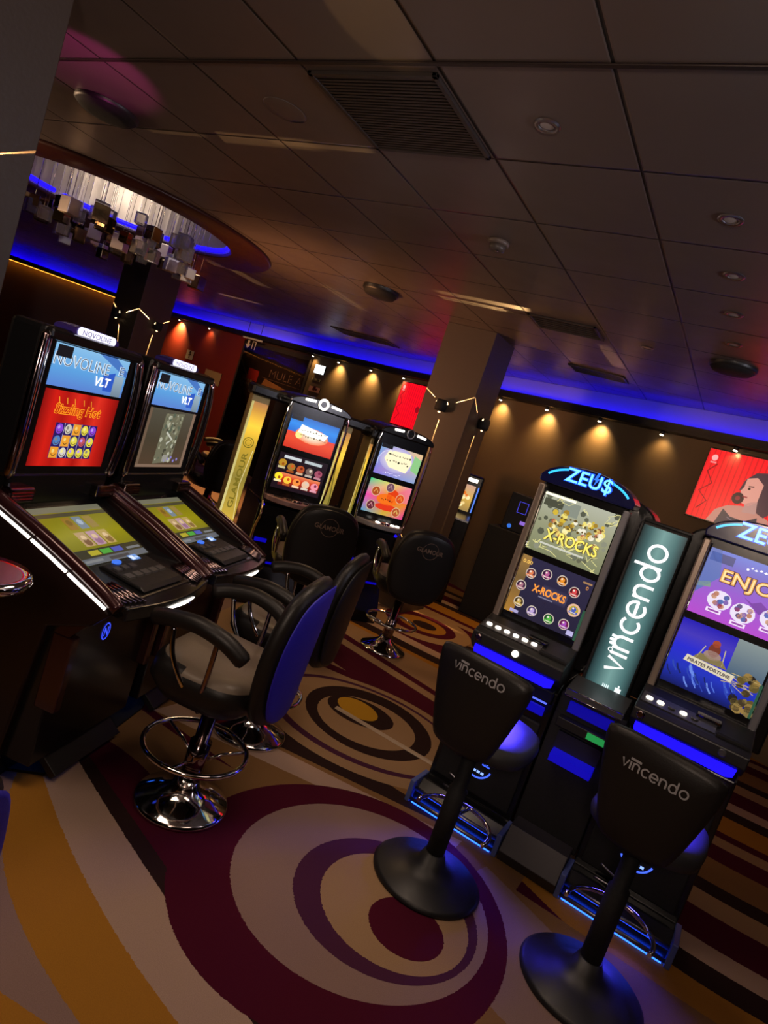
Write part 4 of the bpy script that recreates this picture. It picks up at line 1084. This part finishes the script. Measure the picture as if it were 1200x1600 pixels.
# ticket console below the sign
t = thing('ticket_console','black console with blue lit shelves between the two right machines','console',(-.305,2.88,0))
q = MB(); q.box((-.15,.16,.12),(.15,.60,.79), bev=.006); q.build('body', MATTE, t)
q = MB(); q.prism([(.10,.795),(.10,.825),(.27,.86),(.27,.80)], -.13,.13); q.build('ledge', GREYD, t, bevel=.004)
q = MB(); q.tube([(-.125,.098,.826),(.125,.098,.826),(.125,.098,.797),(-.125,.098,.797)], .003, CHROME, 6, True); q.build('ledge_trim', None, t)
q = MB(); q.box((-.10,.14,.715),(.10,.158,.765)); q.build('upper_shelf_light', em('shelf_dim','#0c06ff',.28), t)
q = MB(); q.box((-.12,.10,.648),(.12,.16,.69), bev=.003); q.build('ticket_slot', SATIN, t)
q = MB(); q.box((.02,.097,.655),(.11,.101,.685)); q.build('slot_light', E_GREEN, t)
q = MB(); q.box((-.10,.14,.54),(.10,.158,.62)); q.build('recess', mat('recess_dark',(.01,.01,.04),.5,bump=(40,.05)), t)
q = MB(); q.prism([(.09,.49),(.09,.525),(.158,.545),(.158,.485)], -.095,.095); q.build('lower_shelf_light', E_BLUED, t)
q = MB(); q.prism([(.0,.0),(-.02,.05),(.05,.155),(.16,.155),(.16,.0)], -.135,.135); q.build('kick_plate', mat('dull_kick_metal',(.05,.046,.05),.45,.4,bump=(90,.05)), t, bevel=.003)

# ------------------------------------------------------------------ gold-lit pair in the middle
def lit_face_canvas(W, H, seed):
    c = Canvas(W,H); c.grad(0,0,W,H,[(0,'#ffd060'),(.12,'#f2c040'),(.35,'#b89a3c'),(.55,'#8a7a34'),(.75,'#c09a30'),(.86,'#ffcc40'),(.95,'#c89038'),(1,'#a8703c')],1.2)
    c.up(); c.grad(0,0,W*.14,H,[(0,'#fff0a0'),(1,'#d8c878')],.8); c.up()
    return c
def glam_machine(label, u0, variant):
    loc = G0+ug*u0+dg_*.66
    t = thing('slot_machine', label, 'slot machine', loc, A_G, 'gold lit machines in the middle')
    q = MB(); q.prism([(-.08,.0),(-.08,.10),(.02,.30),(.02,.80),(.35,.88),(.45,.88),(.45,.0)], -.24,.24); q.build('lower_cabinet', BLACK, t, bevel=.008)
    q = MB(); q.box((-.245,.0,.82),(.245,.40,1.665), bev=.02); q.build('display_housing', BLACK, t)
    hood = [(-.27,1.64)]+arc(0,1.655,.27,170,10,16,.07)+[(.27,1.64)]
    q = MB(); q.prism(hood, -.035,.42, axis='y'); q.build('hood', BLACK, t, bevel=.01)
    for s in (-1,1):
        q = MB(); pts = smooth_path([(s*.235,-.012,.82),(s*.257,-.02,1.0),(s*.262,-.02,1.3),(s*.262,-.02,1.55),(s*.24,-.015,1.675)],6); q.tube(pts, .009, CHROME if s < 0 else mat('pink_chrome',(.65,.35,.36),.12,1.), 8); q.build('chrome_trim', None, t)
        q = MB(); pts = smooth_path([(s*.235,-.012,.84),(s*.25,-.10,.74),(s*.255,-.06,.60),(s*.25,-.06,.30)],6); q.tube(pts, .010, mat('gold_chrome',(.75,.55,.35),.15,1.), 8); q.build('leg_trim', None, t)
        q = MB(); q.box((s*.262-.006,-.018,1.0),(s*.262+.006,-.01,1.50)); q.build('side_light', em('side_purple','#3a18a8',.5), t)
    # lights on the hood
    q = MB(); q.tube([(-.155,-.042,1.690),(-.07,-.042,1.697)], .010, E_WHITE, 8); q.tube([(.07,-.042,1.697),(.155,-.042,1.690)], .010, E_WHITE, 8); q.build('hood_lights', None, t)
    q = MB(); q.tube([(.036*math.cos(x*PI/12),-.044,1.692+.036*math.sin(x*PI/12)) for x in range(24)], .010 if variant == 0 else .006, E_WHITE if variant == 0 else STEEL, 8, True); q.build('hood_ring', None, t)
    # screens
    W, H = .42, .26; c = Canvas(W,H)
    if variant == 0:
        c.grad(0,0,W,H*.5,[(0,'#d83828'),(.6,'#f05030'),(1,'#f04838')],1.); c.grad(0,H*.5,W,H,[(0,'#2a70d8'),(.5,'#3090f0'),(1,'#1868c8')],1.); c.up()
        c.glow(W*.5,H*.5,W*.34,'#fffbe0','#f08050',1.2,ry=H*.24); c.up(); c.poly([(W*.2,H*.52),(W*.76,H*.46),(W*.82,H*.66),(W*.24,H*.78)],'#fffdf0',1.25); c.disc(W*.24,H*.45,.03,'#ffe890',1.1); c.up()
        squiggle(c,W*.26,H*.58,W*.80,.032,'#7a6a50',.7,.0035,2,3,1.4); c.rect(0,H*.86,W*.24,H,'#15161c',.4)
    else:
        c.poly([(0,0),(W,0),(W,H),(0,H)],['#8a7ae0','#90a8d8','#f0c890','#7aa8d8'],1.); c.up(); c.glow(W*.45,H*.58,W*.42,'#fff8e0','#a8a0d8',1.1,ry=H*.42); c.up()
        c.poly([(W*.2,H*.85),(W*.72,H*.9),(W*.8,H*.6),(W*.72,H*.25),(W*.3,H*.3),(W*.14,H*.55)],'#fff2c8',1.1); c.poly([(W*.82,H*.9),(W,H*.8),(W,H*.3),(W*.8,H*.4)],'#9ad890',.9); c.up()
        squiggle(c,W*.2,H*.66,W*.75,.045,'#3a4028',.8,.005,2,6,1.2); squiggle(c,W*.2,H*.06,W*.6,.03,'#e0d8ff',1.1,.004,1,9); c.rect(0,H*.88,W*.26,H,'#15161c',.4)
        c.stroke([(x+W*.25,y+H*.45) for x,y in arc(0,0,.10,80,200,10)], .006,'#dfe8ff',.9)
    c.build('upper_screen', t, (-W/2,-.0015,1.292), back=BLACK)
    W, H = .42, .29; c = Canvas(W,H)
    if variant == 0:
        c.rect(0,0,W,H,'#241620',.8); c.up(); c.rect(W*.1,H*.86,W*.45,H*.94,'#dfe4e8',.9); c.rect(W*.52,H*.86,W*.88,H*.94,'#cfd8dc',.85); c.grad(W*.12,H*.10,W*.95,H*.46,[(0,'#4a1a20'),(.6,'#e03818'),(1,'#ff9060')],.9); c.up()
        cols = ['#d8a030','#c08838','#d86030','#8a7068','#c06078']; cols2 = ['#ffe030','#ffc840','#ff9040','#e8c0a0','#f090a0']
        for r,(yy,cc,k_) in enumerate(((.66,cols,.75),(.28,cols2,1.1))):
            for k in range(5):
                x, y = W*(.10+.19*k), H*(yy+(.06 if k in (0,) else 0)); c.disc(x,y,.034,cc[k],k_,ry=.03,n=12); c.rect(x-.03,y-.045,x+.03,y-.028,('#f8e8b0','#c06028','#ffd8b0','#e8d8c8','#e8a0b0')[k],k_*.9)
        c.up()
        for yy in (.66,.28):
            for k in range(5): c.disc(W*(.10+.19*k)+.006,H*yy+.008,.012,('#a85818','#e86020','#7a2a18','#e8d8c8','#8a3050')[k],.9,n=8)
    else:
        c.poly([(0,0),(W*.5,0),(W*.5,H*.5),(0,H*.5)],['#4a9ac0','#d0b040','#f06020','#f050b0'],1.); c.poly([(W*.5,0),(W,0),(W,H*.5),(W*.5,H*.5)],['#d0b040','#e83890','#f08030','#f06020'],1.)
        c.poly([(0,H*.5),(W*.5,H*.5),(W*.5,H),(0,H)],['#f050b0','#f06020','#e8d860','#30d090'],1.); c.poly([(W*.5,H*.5),(W,H*.5),(W,H),(W*.5,H)],['#f06020','#f08080','#f080a0','#e8d860'],1.); c.up()
        c.disc(W*.52,H*.48,.11,'#f07018',1.1,ry=.05,n=13); c.disc(W*.62,H*.62,.06,'#e84010',1.,n=9); c.disc(W*.55,H*.25,.12,'#e83818',1.,ry=.03,n=11); c.up()
        for x,y in ((.2,.66),(.5,.86),(.8,.6),(.18,.22),(.8,.18)): c.disc(W*x,H*y,.043,'#f0d0a0',.9,n=18)
        c.up()
        for k,(x,y) in enumerate(((.2,.66),(.5,.86),(.8,.6),(.18,.22),(.8,.18))): c.disc(W*x,H*y,.038,('#b85020','#7a5060','#e85020','#6a2838','#c05a30')[k],.9,n=18); 
        c.up()
        for k,(x,y) in enumerate(((.2,.66),(.5,.86),(.8,.6),(.18,.22),(.8,.18))): c.stroke([(W*x-.02,H*y-.012),(W*x,H*y+.02),(W*x+.02,H*y-.012)], .009, ('#f8b860','#c8a0a8','#ffa040','#e8a0a0','#f8d070')[k],.9)
        squiggle(c,W*.36,H*.44,W*.66,.03,'#5a3010',.9,.005,1,12)
    c.build('lower_screen', t, (-W/2,-.0015,.955), back=BLACK)
    # bowed button deck
    bow = [(.235*math.cos(math.radians(a_)), .02+.20*math.sin(math.radians(a_))) for a_ in range(180,361,12)]
    q = MB(); q.prism(bow+[(.235,.06),(-.235,.06)], .855,.895, axis='z'); bd = q.build('button_deck', mat('pink_lit_deck',(.42,.26,.26),.35,.3,bump=(40,.05)) if variant == 0 else mat('grey_lit_deck',(.36,.33,.32),.35,.3,bump=(40,.05)), t, bevel=.006)
    for k in range(5):
        q = MB(); q.lathe([(.017,.895),(.017,.903),(.012,.906)], (E_WHITE if variant else BLACK), (-.06+.05*k,-.085,0), 16, sx=1.2); q.build('button', None, bd)
    q = MB(); q.lathe([(.045,.895),(.045,.91),(.03,.914)], DARKCH, (-.0,-.14+.03,0), 20, cap=False); q.build('spin_ring', None, bd)
    q = MB(); q.box((-.17,-.06,.895),(-.09,-.03,.899)); q.build('card_slot', MATTE, bd)
    for s in (-1,1):
        q = MB(); q.lathe([(.012,.0),(.012,.01),(.006,.012)], E_BLUE, n=12); q.build('corner_light', None, t, mx=Matrix.Translation((s*.215,.018,.80)) @ Matrix.Rotation(PI/2,4,'X'))
    q = MB(); q.box((-.18,.005,.33),(.18,.019,.345)); q.box((-.20,.005,.50),(-.10,.019,.53)); q.build('kick_light', E_BLUED, t)
    return t
glam_machine('gold lit slot machine with blue and red top screen, left of the middle pair', -.86, 0)
glam_machine('gold lit slot machine with rainbow lower screen, right of the middle pair', -.03, 1)
def light_column(label, u, d, w, dep, ztop, lettering, side_w):
    loc = G0+ug*u+dg_*d
    t = thing('light_column', label, 'light column', loc, A_G, 'gold light columns')
    q = MB(); q.box((-w/2,.0,.0),(w/2,dep,ztop), bev=.006); q.build('frame', OLIVE, t)
    W, H = w*.92, ztop-.25
    c = lit_face_canvas(W,H,1)
    if lettering:
        c.text('GLAMOUR', W*.68,H*.36,H*.34,W*.34,'#8a7a28',.8,bold=.02,rot=PI/2); c.stroke(arc(W*.5,H*.76,W*.30,0,360,20), .006,'#6a6a20',.8); c.stroke(arc(W*.5,H*.76,W*.18,0,360,16), .004,'#6a6a20',.8)
        c.stroke([(W*.95,H*.30),(W*.7,H*.5),(W*.9,H*.72)], .004,'#fff0b0',.9)
    else:
        c.stroke([(W*.1,H*.2),(W*.9,H*.55),(W*.2,H*.9)], .008,'#6a6420',.7)
    c.build('lit_face', t, (-W/2,-.0005,.2))
    q = MB(); q.box((-w/2-.02,-.02,ztop),(w/2+.20,dep+.05,ztop+.085), bev=.02); q.build('cap', BLACK, t)
    return t
light_column('tall gold lit column at the left of the gold lit pair', -1.295, .8, .145, .10, 1.60, True, .06)
light_column('gold lit column edge right of the first gold lit machine', -.515, .80, .09, .12, 1.585, False, .05)
light_column('slim gold column beside the rainbow screen machine', -.315, .70, .035, .16, 1.56, False, .14)

# ------------------------------------------------------------------ things at the back
# machine beyond the middle pillar
mp_ = Vector((-2.52,6.78,0))
t = thing('slot_machine','distant slot machine half hidden by the middle pillar','slot machine',(mp_.x-.33,mp_.y,0),math.radians(20))
q = MB(); q.box((-.26,.0,.0),(.26,.5,1.0), bev=.01); q.build('lower_cabinet', BLACK, t)
q = MB(); q.box((-.26,.05,1.0),(.26,.5,1.50), bev=.02); q.build('display_housing', BLACK, t)
c = Canvas(.40,.30); c.grad(0,0,.4,.3,[(0,'#a88a50'),(.5,'#e8b850'),(1,'#d8a890')],.9); c.up()
for k in range(20): c.disc(rd.uniform(.02,.38),rd.uniform(.02,.28),rd.uniform(.015,.035),('#fff0b0','#e87828','#c8a060','#f8d890')[k%4],1.,n=9)
c.build('screen', t, (-.2,.0485,1.08), back=BLACK)
q = MB(); q.box((.225,.04,1.08),(.24,.05,1.38)); q.build('side_light', em('side_lb','#5a8cff',1.), t)
q = MB(); q.tube([(-.15,.04,1.44),(.2,.04,1.44)], .02, E_WHITE, 8); q.build('topper_light', None, t)
q = MB(); q.prism([(-.16,.98),(-.16,1.0),(.04,1.05),(.04,.98)], -.25,.25); q.build('deck', STEEL, t)
# dark payment terminal
t = thing('cash_terminal','dark cash terminal with small coloured lights beyond the middle pillar','cash terminal',(-2.03,6.9,0),math.radians(4))
q = MB(); q.box((-.36,.0,.0),(.42,.55,1.05), bev=.01); q.build('cabinet', MATTE, t)
q = MB(); q.box((-.24,.05,1.05),(.24,.5,1.47), bev=.01); q.build('upper_cabinet', SATIN, t)
q = MB(); q.box((.24,.08,1.05),(.46,.5,1.40), bev=.01); q.build('side_cabinet', BLACK, t)
for nm_, fn in (('card_reader', lambda c: c.stroke([(.02,.02),(.12,.02),(.12,.14),(.02,.14),(.02,.02)], .010, '#4a48d8',.9)), ('green_light', lambda c: c.disc(.24,.06,.03,'#48c848',.9)), ('blue_light', lambda c: c.disc(.22,-.02,.02,'#7aa8e8',.8,n=8)), ('violet_light', lambda c: c.rect(.09,-.10,.17,-.06,'#9a70e0',.9)), ('low_blue_light', lambda c: c.disc(-.01,-.15,.025,'#3878e8',.9,n=10))):
    c = Canvas(.2,.2); fn(c); c.build(nm_, t, (-.14,.0485,1.25))
q = MB(); q.lathe([(.07,1.47),(.07,1.53),(.05,1.57)], mat('red_beacon',(.30,.015,.03),.3,emit=(.5,.01,.03),es=.25), (.14,.25,0), 20); q.build('beacon', None, t)

def tv(name, label, W, H, origin, ex, person):
    ex = Vector((ex[0],ex[1],0)).normalized(); 
    t = thing(name, label, 'television', (origin[0],origin[1],origin[2]), math.atan2(ex.y,ex.x), 'red screens on the back wall')
    q = MB(); q.box((-.012,.002,-.012),(W+.012,.05,H+.012), bev=.004); q.build('frame', BLACK, t)
    c = Canvas(W,H,.0012)
    c.rect(0,0,W,H,'#f00a1c',1.15); c.up()
    for k in range(24): c.rect(W*k/24,0,W*k/24+W*.010,H,'#d80818',1.05)
    c.up(); c.disc(W*.06,H*.88,.03,'#ffb0b0',1.); c.rect(W*.035,H*.80,W*.085,H*.825,'#ff9090',.9)
    c.stroke([(W*.10,H*.80),(W*.04,H*.68),(W*.11,H*.52),(W*.03,H*.38),(W*.12,H*.26),(W*.06,H*.12)], .012,'#8a0812',.9)
    if person:
        c.up(); c.poly([((x-.13)*W,y*H) for x,y in ((.30,.0),(.34,.18),(.42,.28),(.52,.32),(.64,.30),(.74,.22),(.78,.0))],'#c8887a',.9); c.up()
        c.poly([((x-.13)*W,y*H) for x,y in ((.37,.0),(.40,.22),(.47,.14),(.58,.13),(.66,.22),(.69,.0))],'#2c2a3a',.9); c.up()
        c.poly([((x-.13)*W,y*H) for x,y in ((.46,.52),(.48,.68),(.54,.80),(.62,.83),(.71,.76),(.75,.58),(.76,.36),(.70,.24),(.64,.28),(.62,.40),(.58,.56))],'#4a303c',.9); c.up()
        c.poly([((x-.13)*W,y*H) for x,y in ((.49,.70),(.56,.74),(.62,.66),(.62,.42),(.57,.34),(.51,.36),(.485,.46),(.475,.52),(.49,.58))],'#e8a090',.9); c.poly([((x-.13)*W,y*H) for x,y in ((.54,.36),(.62,.44),(.64,.26),(.54,.24))],'#c09088',.9); c.up()
        c.disc(W*0.345,H*.41,.055,'#301820',.9); c.disc(W*0.400,H*.57,.012,'#3a2020',.9); c.stroke([(W*0.370,H*.45),(W*0.410,H*.45)], .012,'#a03038',.9); c.stroke([(W*0.390,H*.60),(W*0.430,H*.61)], .01,'#40282c',.9); c.up()
        c.disc(W*0.345,H*.41,.022,'#8a2030',.9); c.stroke([(W*0.320,H*.12),(W*0.390,H*.08),(W*0.470,H*.13)], .008,'#70708a',.7)
    else:
        c.up(); c.disc(W*.45,H*.45,.05,'#a00c18',.9)
    c.build('screen', t, (0,.0005,0), back=BLACK)
    return t
# television over the right machines: hangs on the back-right wall
pt = P1+d6*2.99+n6*.055
tv('wall_television','large red television with a person singing, right edge of the back wall',1.21,.672,(pt.x,pt.y,1.82),d6,True)
pt = Vector((-5.135,9.044)); _,_,d5,n5 = wall_n(5); pt = P1-d6*2.04
p5, nn5 = wp(5,-5.19); q5 = p5+nn5*.055
tv('wall_television','slim red screen left of the middle pillar above the rainbow machine',1.21,.672,(q5.x,q5.y,1.80),d5,False)

def wall_sign(name, px0, px1, seg, label, cat, draw, m=None, off=.012):
    """rect between two photo corners on wall segment seg"""
    p, q_, d, nn = wall_n(seg); P0 = p+nn*off
    def hit(px,py):
        r = ray(px,py); k = ((P0-Vector((0,0))).dot(nn))/(r.x*nn.x+r.y*nn.y); return CAMP+r*k
    a, c_ = hit(*px0), hit(*px1)
    s0 = (Vector((a.x,a.y))-P0).dot(d); s1_ = (Vector((c_.x,c_.y))-P0).dot(d)
    z0, z1 = min(a.z,c_.z), max(a.z,c_.z); s0, s1_ = min(s0,s1_), max(s0,s1_)
    o = P0+d*s0
    c = Canvas(s1_-s0, z1-z0, .0015); draw(c)
    ob = c.build(name, None, (o.x,o.y,z0), (d.x,d.y,0), (0,0,1), m=m, back=m or BLACK, thick=off-.002)
    return tag(ob, label, cat)
def print_mat():
    m_ = bpy.data.materials.new('printed_board'); m_.use_nodes = True; nt = m_.node_tree; b_ = nt.nodes['Principled BSDF']
    at = nt.nodes.new('ShaderNodeAttribute'); at.attribute_name = 'Col'; nt.links.new(at.outputs['Color'], b_.inputs['Base Color']); b_.inputs['Roughness'].default_value = .6
    return m_
PRINT = print_mat()
def d_pict(c, bg='#c8b8a0', fg='#402020'):
    c.rect(0,0,c.w,c.h,bg); c.up(); c.stroke([(c.w*.45,c.h*.15),(c.w*.5,c.h*.6),(c.w*.3,c.h*.45)], c.w*.1, fg); c.disc(c.w*.5,c.h*.78,c.w*.12,fg); c.stroke([(c.w*.5,c.h*.6),(c.w*.75,c.h*.5)], c.w*.1, fg)
wall_sign('wall_notice',(322,576),(341,604),2,'blank tan paper notice on the dark red wall','notice',lambda c: c.rect(0,0,c.w,c.h,'#b89a70'),PRINT)
wall_sign('wall_sign',(293,546),(300,563),2,'small pale pictogram sign on the red wall','sign',lambda c: d_pict(c),PRINT)
wall_sign('wall_sign',(494,569),(505,586),4,'bright white emergency lamp box at the left end of the gold tinted wall','sign lamp',lambda c: (c.rect(0,0,c.w,c.h,'#ffffff',2.2)),None,.03)
wall_sign('wall_sign',(488,590),(500,597),4,'dark framed pictogram sign just below the white lamp box','sign',lambda c: (c.rect(0,0,c.w,c.h,'#c8b888'), c.up(), c.rect(c.w*.1,c.h*.12,c.w*.9,c.h*.88,'#3a3420'), c.up(), c.poly([(c.w*.3,c.h*.3),(c.w*.7,c.h*.3),(c.w*.5,c.h*.7)],'#b0a070')),PRINT)
wall_sign('wall_sign',(484,602),(498,615),4,'pink pictogram sign, lowest of three below the white lamp box','sign',lambda c: d_pict(c,'#d89880','#5a1818'),PRINT)
# shopfront: frame, dark pane with lettering and objects behind it
p, q_, d, nn = wall_n(3)
t = thing('shop_window','dark shop window with faint lettering at the back left','shop window',(p.x+nn.x*.02,p.y+nn.y*.02,0),math.atan2(d.y,d.x))
L_ = (q_-p).length
q = MB(); q.box((.0,-.02,.0),(.05,.0,2.5)); q.box((L_-.05,-.02,.0),(L_,.0,2.5)); q.box((0,-.02,2.42),(L_,.0,2.5)); q.build('frame', DARKW, t)
c = Canvas(L_-.1,1.7,.002); c.rect(0,0,c.w,c.h,'#2a1812'); c.up(); c.poly([(c.w*.0,.0),(c.w*.35,.0),(c.w*.42,.9),(c.w*.1,1.1)],'#8a4a28'); c.poly([(c.w*.4,.9),(c.w*.95,.8),(c.w*.9,1.0),(c.w*.45,1.12)],'#a87040'); c.poly([(c.w*.1,.7),(c.w*.3,.7),(c.w*.3,.9),(c.w*.1,.95)],'#c08a58'); c.up()
c.text('MULE A', c.w*.50,1.17,c.w*.48,.15,'#8f6c56',bold=-.02); c.stroke([(c.w*.4,1.13),(c.w*.98,1.12)], .010,'#6a4c3c')
c.stroke(arc(c.w*.12,.45,.28,0,360,26,.5), .03,'#9a5a38'); c.stroke(arc(c.w*.12,.45,.18,0,360,26,.38), .02,'#6a3420')
c.stroke([(c.w*.02,1.35),(c.w*.2,1.0)], .03,'#8a7058'); c.up(); c.poly([(c.w*.17,1.02),(c.w*.34,1.0),(c.w*.34,1.22),(c.w*.17,1.24)],'#b83020')
for k in range(12): c.disc(c.w*.10+.03*k,.95+.05*math.sin(k*2.),.03,'#c0a080',n=7)
c.build('window_display', t, (.05,-.004,.75), m=PRINT)
q = MB(); q.face([(.05,-.018,.02),(L_-.05,-.018,.02),(L_-.05,-.018,2.42),(.05,-.018,2.42)]); 
gm = bpy.data.materials.new('window_glass'); gm.use_nodes = True
_nt = gm.node_tree; _tr = _nt.nodes.new('ShaderNodeBsdfTransparent'); _gl = _nt.nodes.new('ShaderNodeBsdfGlossy'); _gl.inputs['Roughness'].default_value = .03
_fr = _nt.nodes.new('ShaderNodeFresnel'); _mx = _nt.nodes.new('ShaderNodeMixShader'); _tr.inputs[0].default_value = (.9,.88,.86,1)
_nt.links.new(_fr.outputs[0], _mx.inputs[0]); _nt.links.new(_tr.outputs[0], _mx.inputs[1]); _nt.links.new(_gl.outputs[0], _mx.inputs[2]); _nt.links.new(_mx.outputs[0], _nt.nodes['Material Output'].inputs['Surface']); q.build('glass_pane', gm, t)
# ceiling hung direction sign
t = thing('hanging_sign','small arrow sign hanging under the blue cove at the back left','sign',(-9.1,9.6,2.40),math.radians(-8))
q = MB(); q.box((-.28,.0,.10),(.28,.03,.13)); q.build('bar', WHITEPL, t)
c = Canvas(.4,.2); c.poly([(.04,.1),(.12,.02),(.2,.1),(.15,.1),(.15,.18),(.09,.18),(.09,.1)],'#d8c8b0'); c.stroke([(.25,.02),(.25,.17),(.34,.17),(.34,.02)], .025,'#d8c8b0')
c.build('pictogram', t, (-.2,.012,-.1), m=PRINT)
q = MB(); q.tube([(-.2,.015,.13),(-.2,.015,.449)], .006); q.tube([(.2,.015,.13),(.2,.015,.449)], .006); q.build('hanger', SATIN, t)

# cable cover on the carpet
a_, c_ = on_z(525,1106,.0), on_z(690,1203,.0); dv = (c_-a_); L_ = dv.length
b = MB(); b.prism([(-.016,.001),(-.010,.010),(.010,.010),(.016,.001)], 0, L_); o = b.build('cable_cover', mat('beige_plastic',(.50,.38,.27),.5,bump=(40,.05)))
o.location = (a_.x,a_.y,0); o.rotation_euler = (0,0,math.atan2(dv.y,dv.x)); tag(o,'pale straight strip lying on the carpet beside the yellow dot','cable cover')

# ------------------------------------------------------------------ light
def lamp(name, kind, loc, energy, col, size=.2, target=None, spot=None, blend=.6):
    ld = bpy.data.lights.new(name, kind); ld.energy = energy; ld.color = col
    if kind != 'AREA': ld.shadow_soft_size = size
    else: ld.size = size
    if spot: ld.spot_size = math.radians(spot); ld.spot_blend = blend
    lo = bpy.data.objects.new(name, ld); COL.objects.link(lo); lo.location = loc
    if target: lo.rotation_euler = (Vector(target)-Vector(loc)).to_track_quat('-Z','Y').to_euler()
    return lo
lamp('overhead_fill', 'SPOT', (-1.0,2.2,2.8), 70, (1,.74,.56), .5, (-1.0,1.9,0), 130, 1.)  # added overhead fill spots for general warm light, no fixtures
lamp('overhead_fill', 'SPOT', (-1.6,.9,2.8), 70, (1,.74,.56), .5, (-1.4,1.3,0), 120, 1.)
lamp('overhead_fill', 'SPOT', (.1,1.6,2.8), 28, (1,.74,.56), .5, (-.3,1.7,0), 110, 1.)
lamp('overhead_fill', 'SPOT', (-2.7,4.0,2.78), 40, (1,.64,.34), .2, (-2.4,3.8,0), 130, 1.)
lamp('overhead_fill', 'SPOT', (-1.9,6.2,2.78), 90, (1,.55,.2), .2, (-1.9,6.0,0), 90, 1.)
lamp('overhead_fill', 'SPOT', (-6.3,6.7,2.78), 420, (1,.50,.14), .2, (-6.3,6.7,0), 76, 1.)
lamp('overhead_fill', 'SPOT', (1.4,4.4,2.78), 7, (1,.58,.28), .2, (1.2,4.3,0), 110, 1.)
lamp('shop_fill', 'SPOT', (-7.6,7.2,2.7), 170, (1,.55,.28), .15, (-9.2,9.9,1.6), 70, 1.)  # added fill to brighten the shop window, no fixture
lamp('warm_ceiling_fill', 'SPOT', (.2,-.9,2.15), 190, (1,.76,.60), .2, (-1.0,2.6,CZ+.5), 120, 1.)  # unseen fill added to lift the ceiling, as is its twin at the left
lamp('cool_ceiling_fill', 'SPOT', (2.6,3.2,2.15), 190, (.90,.86,1.), .2, (-.2,3.6,CZ+.4), 105, 1.)  # unseen cool fill added for the right part of the ceiling
lamp('warm_ceiling_fill', 'SPOT', (-6.2,1.6,2.15), 120, (1,.62,.36), .2, (-3.4,3.2,CZ+.2), 130, 1.)  # second unseen ceiling fill, beyond the left pillar
lamp('recess_fill', 'POINT', (HC[0],HC[1],CZ+.5), 9, (1,.85,.68), .15)  # point light added to brighten the recess wall and glass cubes
lamp('pink_ceiling_fill', 'SPOT', (-2.95,1.75,2.2), 16, (1,.08,.5), .04, (-3.3,1.93,CZ), 50, .3)  # added spot standing in for a pink reflection on the ceiling
lamp('orange_ceiling_fill', 'SPOT', (-4.6,4.0,1.2), 200, (1,.42,.17), .3, (-3.6,5.6,CZ), 110, 1.)  # invisible spot added for the orange glow on the ceiling
for zx in (-.69,.075):
    lamp('belly_lamp', 'SPOT', (zx+.06,2.94,.80), 34, (.05,.03,1.), .04, (zx+.12,2.62,.60), 85, .8)
    lamp('kick_lamp', 'SPOT', (zx+.06,2.855,.16), 5, (.05,.04,1.), .03, (zx+.10,2.5,.02), 110, .8)

w = bpy.data.worlds.new('world'); SC.world = w; w.use_nodes = True
w.node_tree.nodes['Background'].inputs[0].default_value = (.5,.4,.35,1); w.node_tree.nodes['Background'].inputs[1].default_value = .02

SC.view_settings.view_transform = 'Standard'; SC.view_settings.look = 'None'; SC.view_settings.exposure = 0.; SC.view_settings.gamma = 1.; SC.view_settings.use_curve_mapping = False
SC.cycles.use_denoising = True
SC.cycles.max_bounces = 8; SC.cycles.diffuse_bounces = 3; SC.cycles.glossy_bounces = 4; SC.cycles.transmission_bounces = 6
SC.cycles.sample_clamp_indirect = 6.; SC.cycles.caustics_reflective = False; SC.cycles.caustics_refractive = False
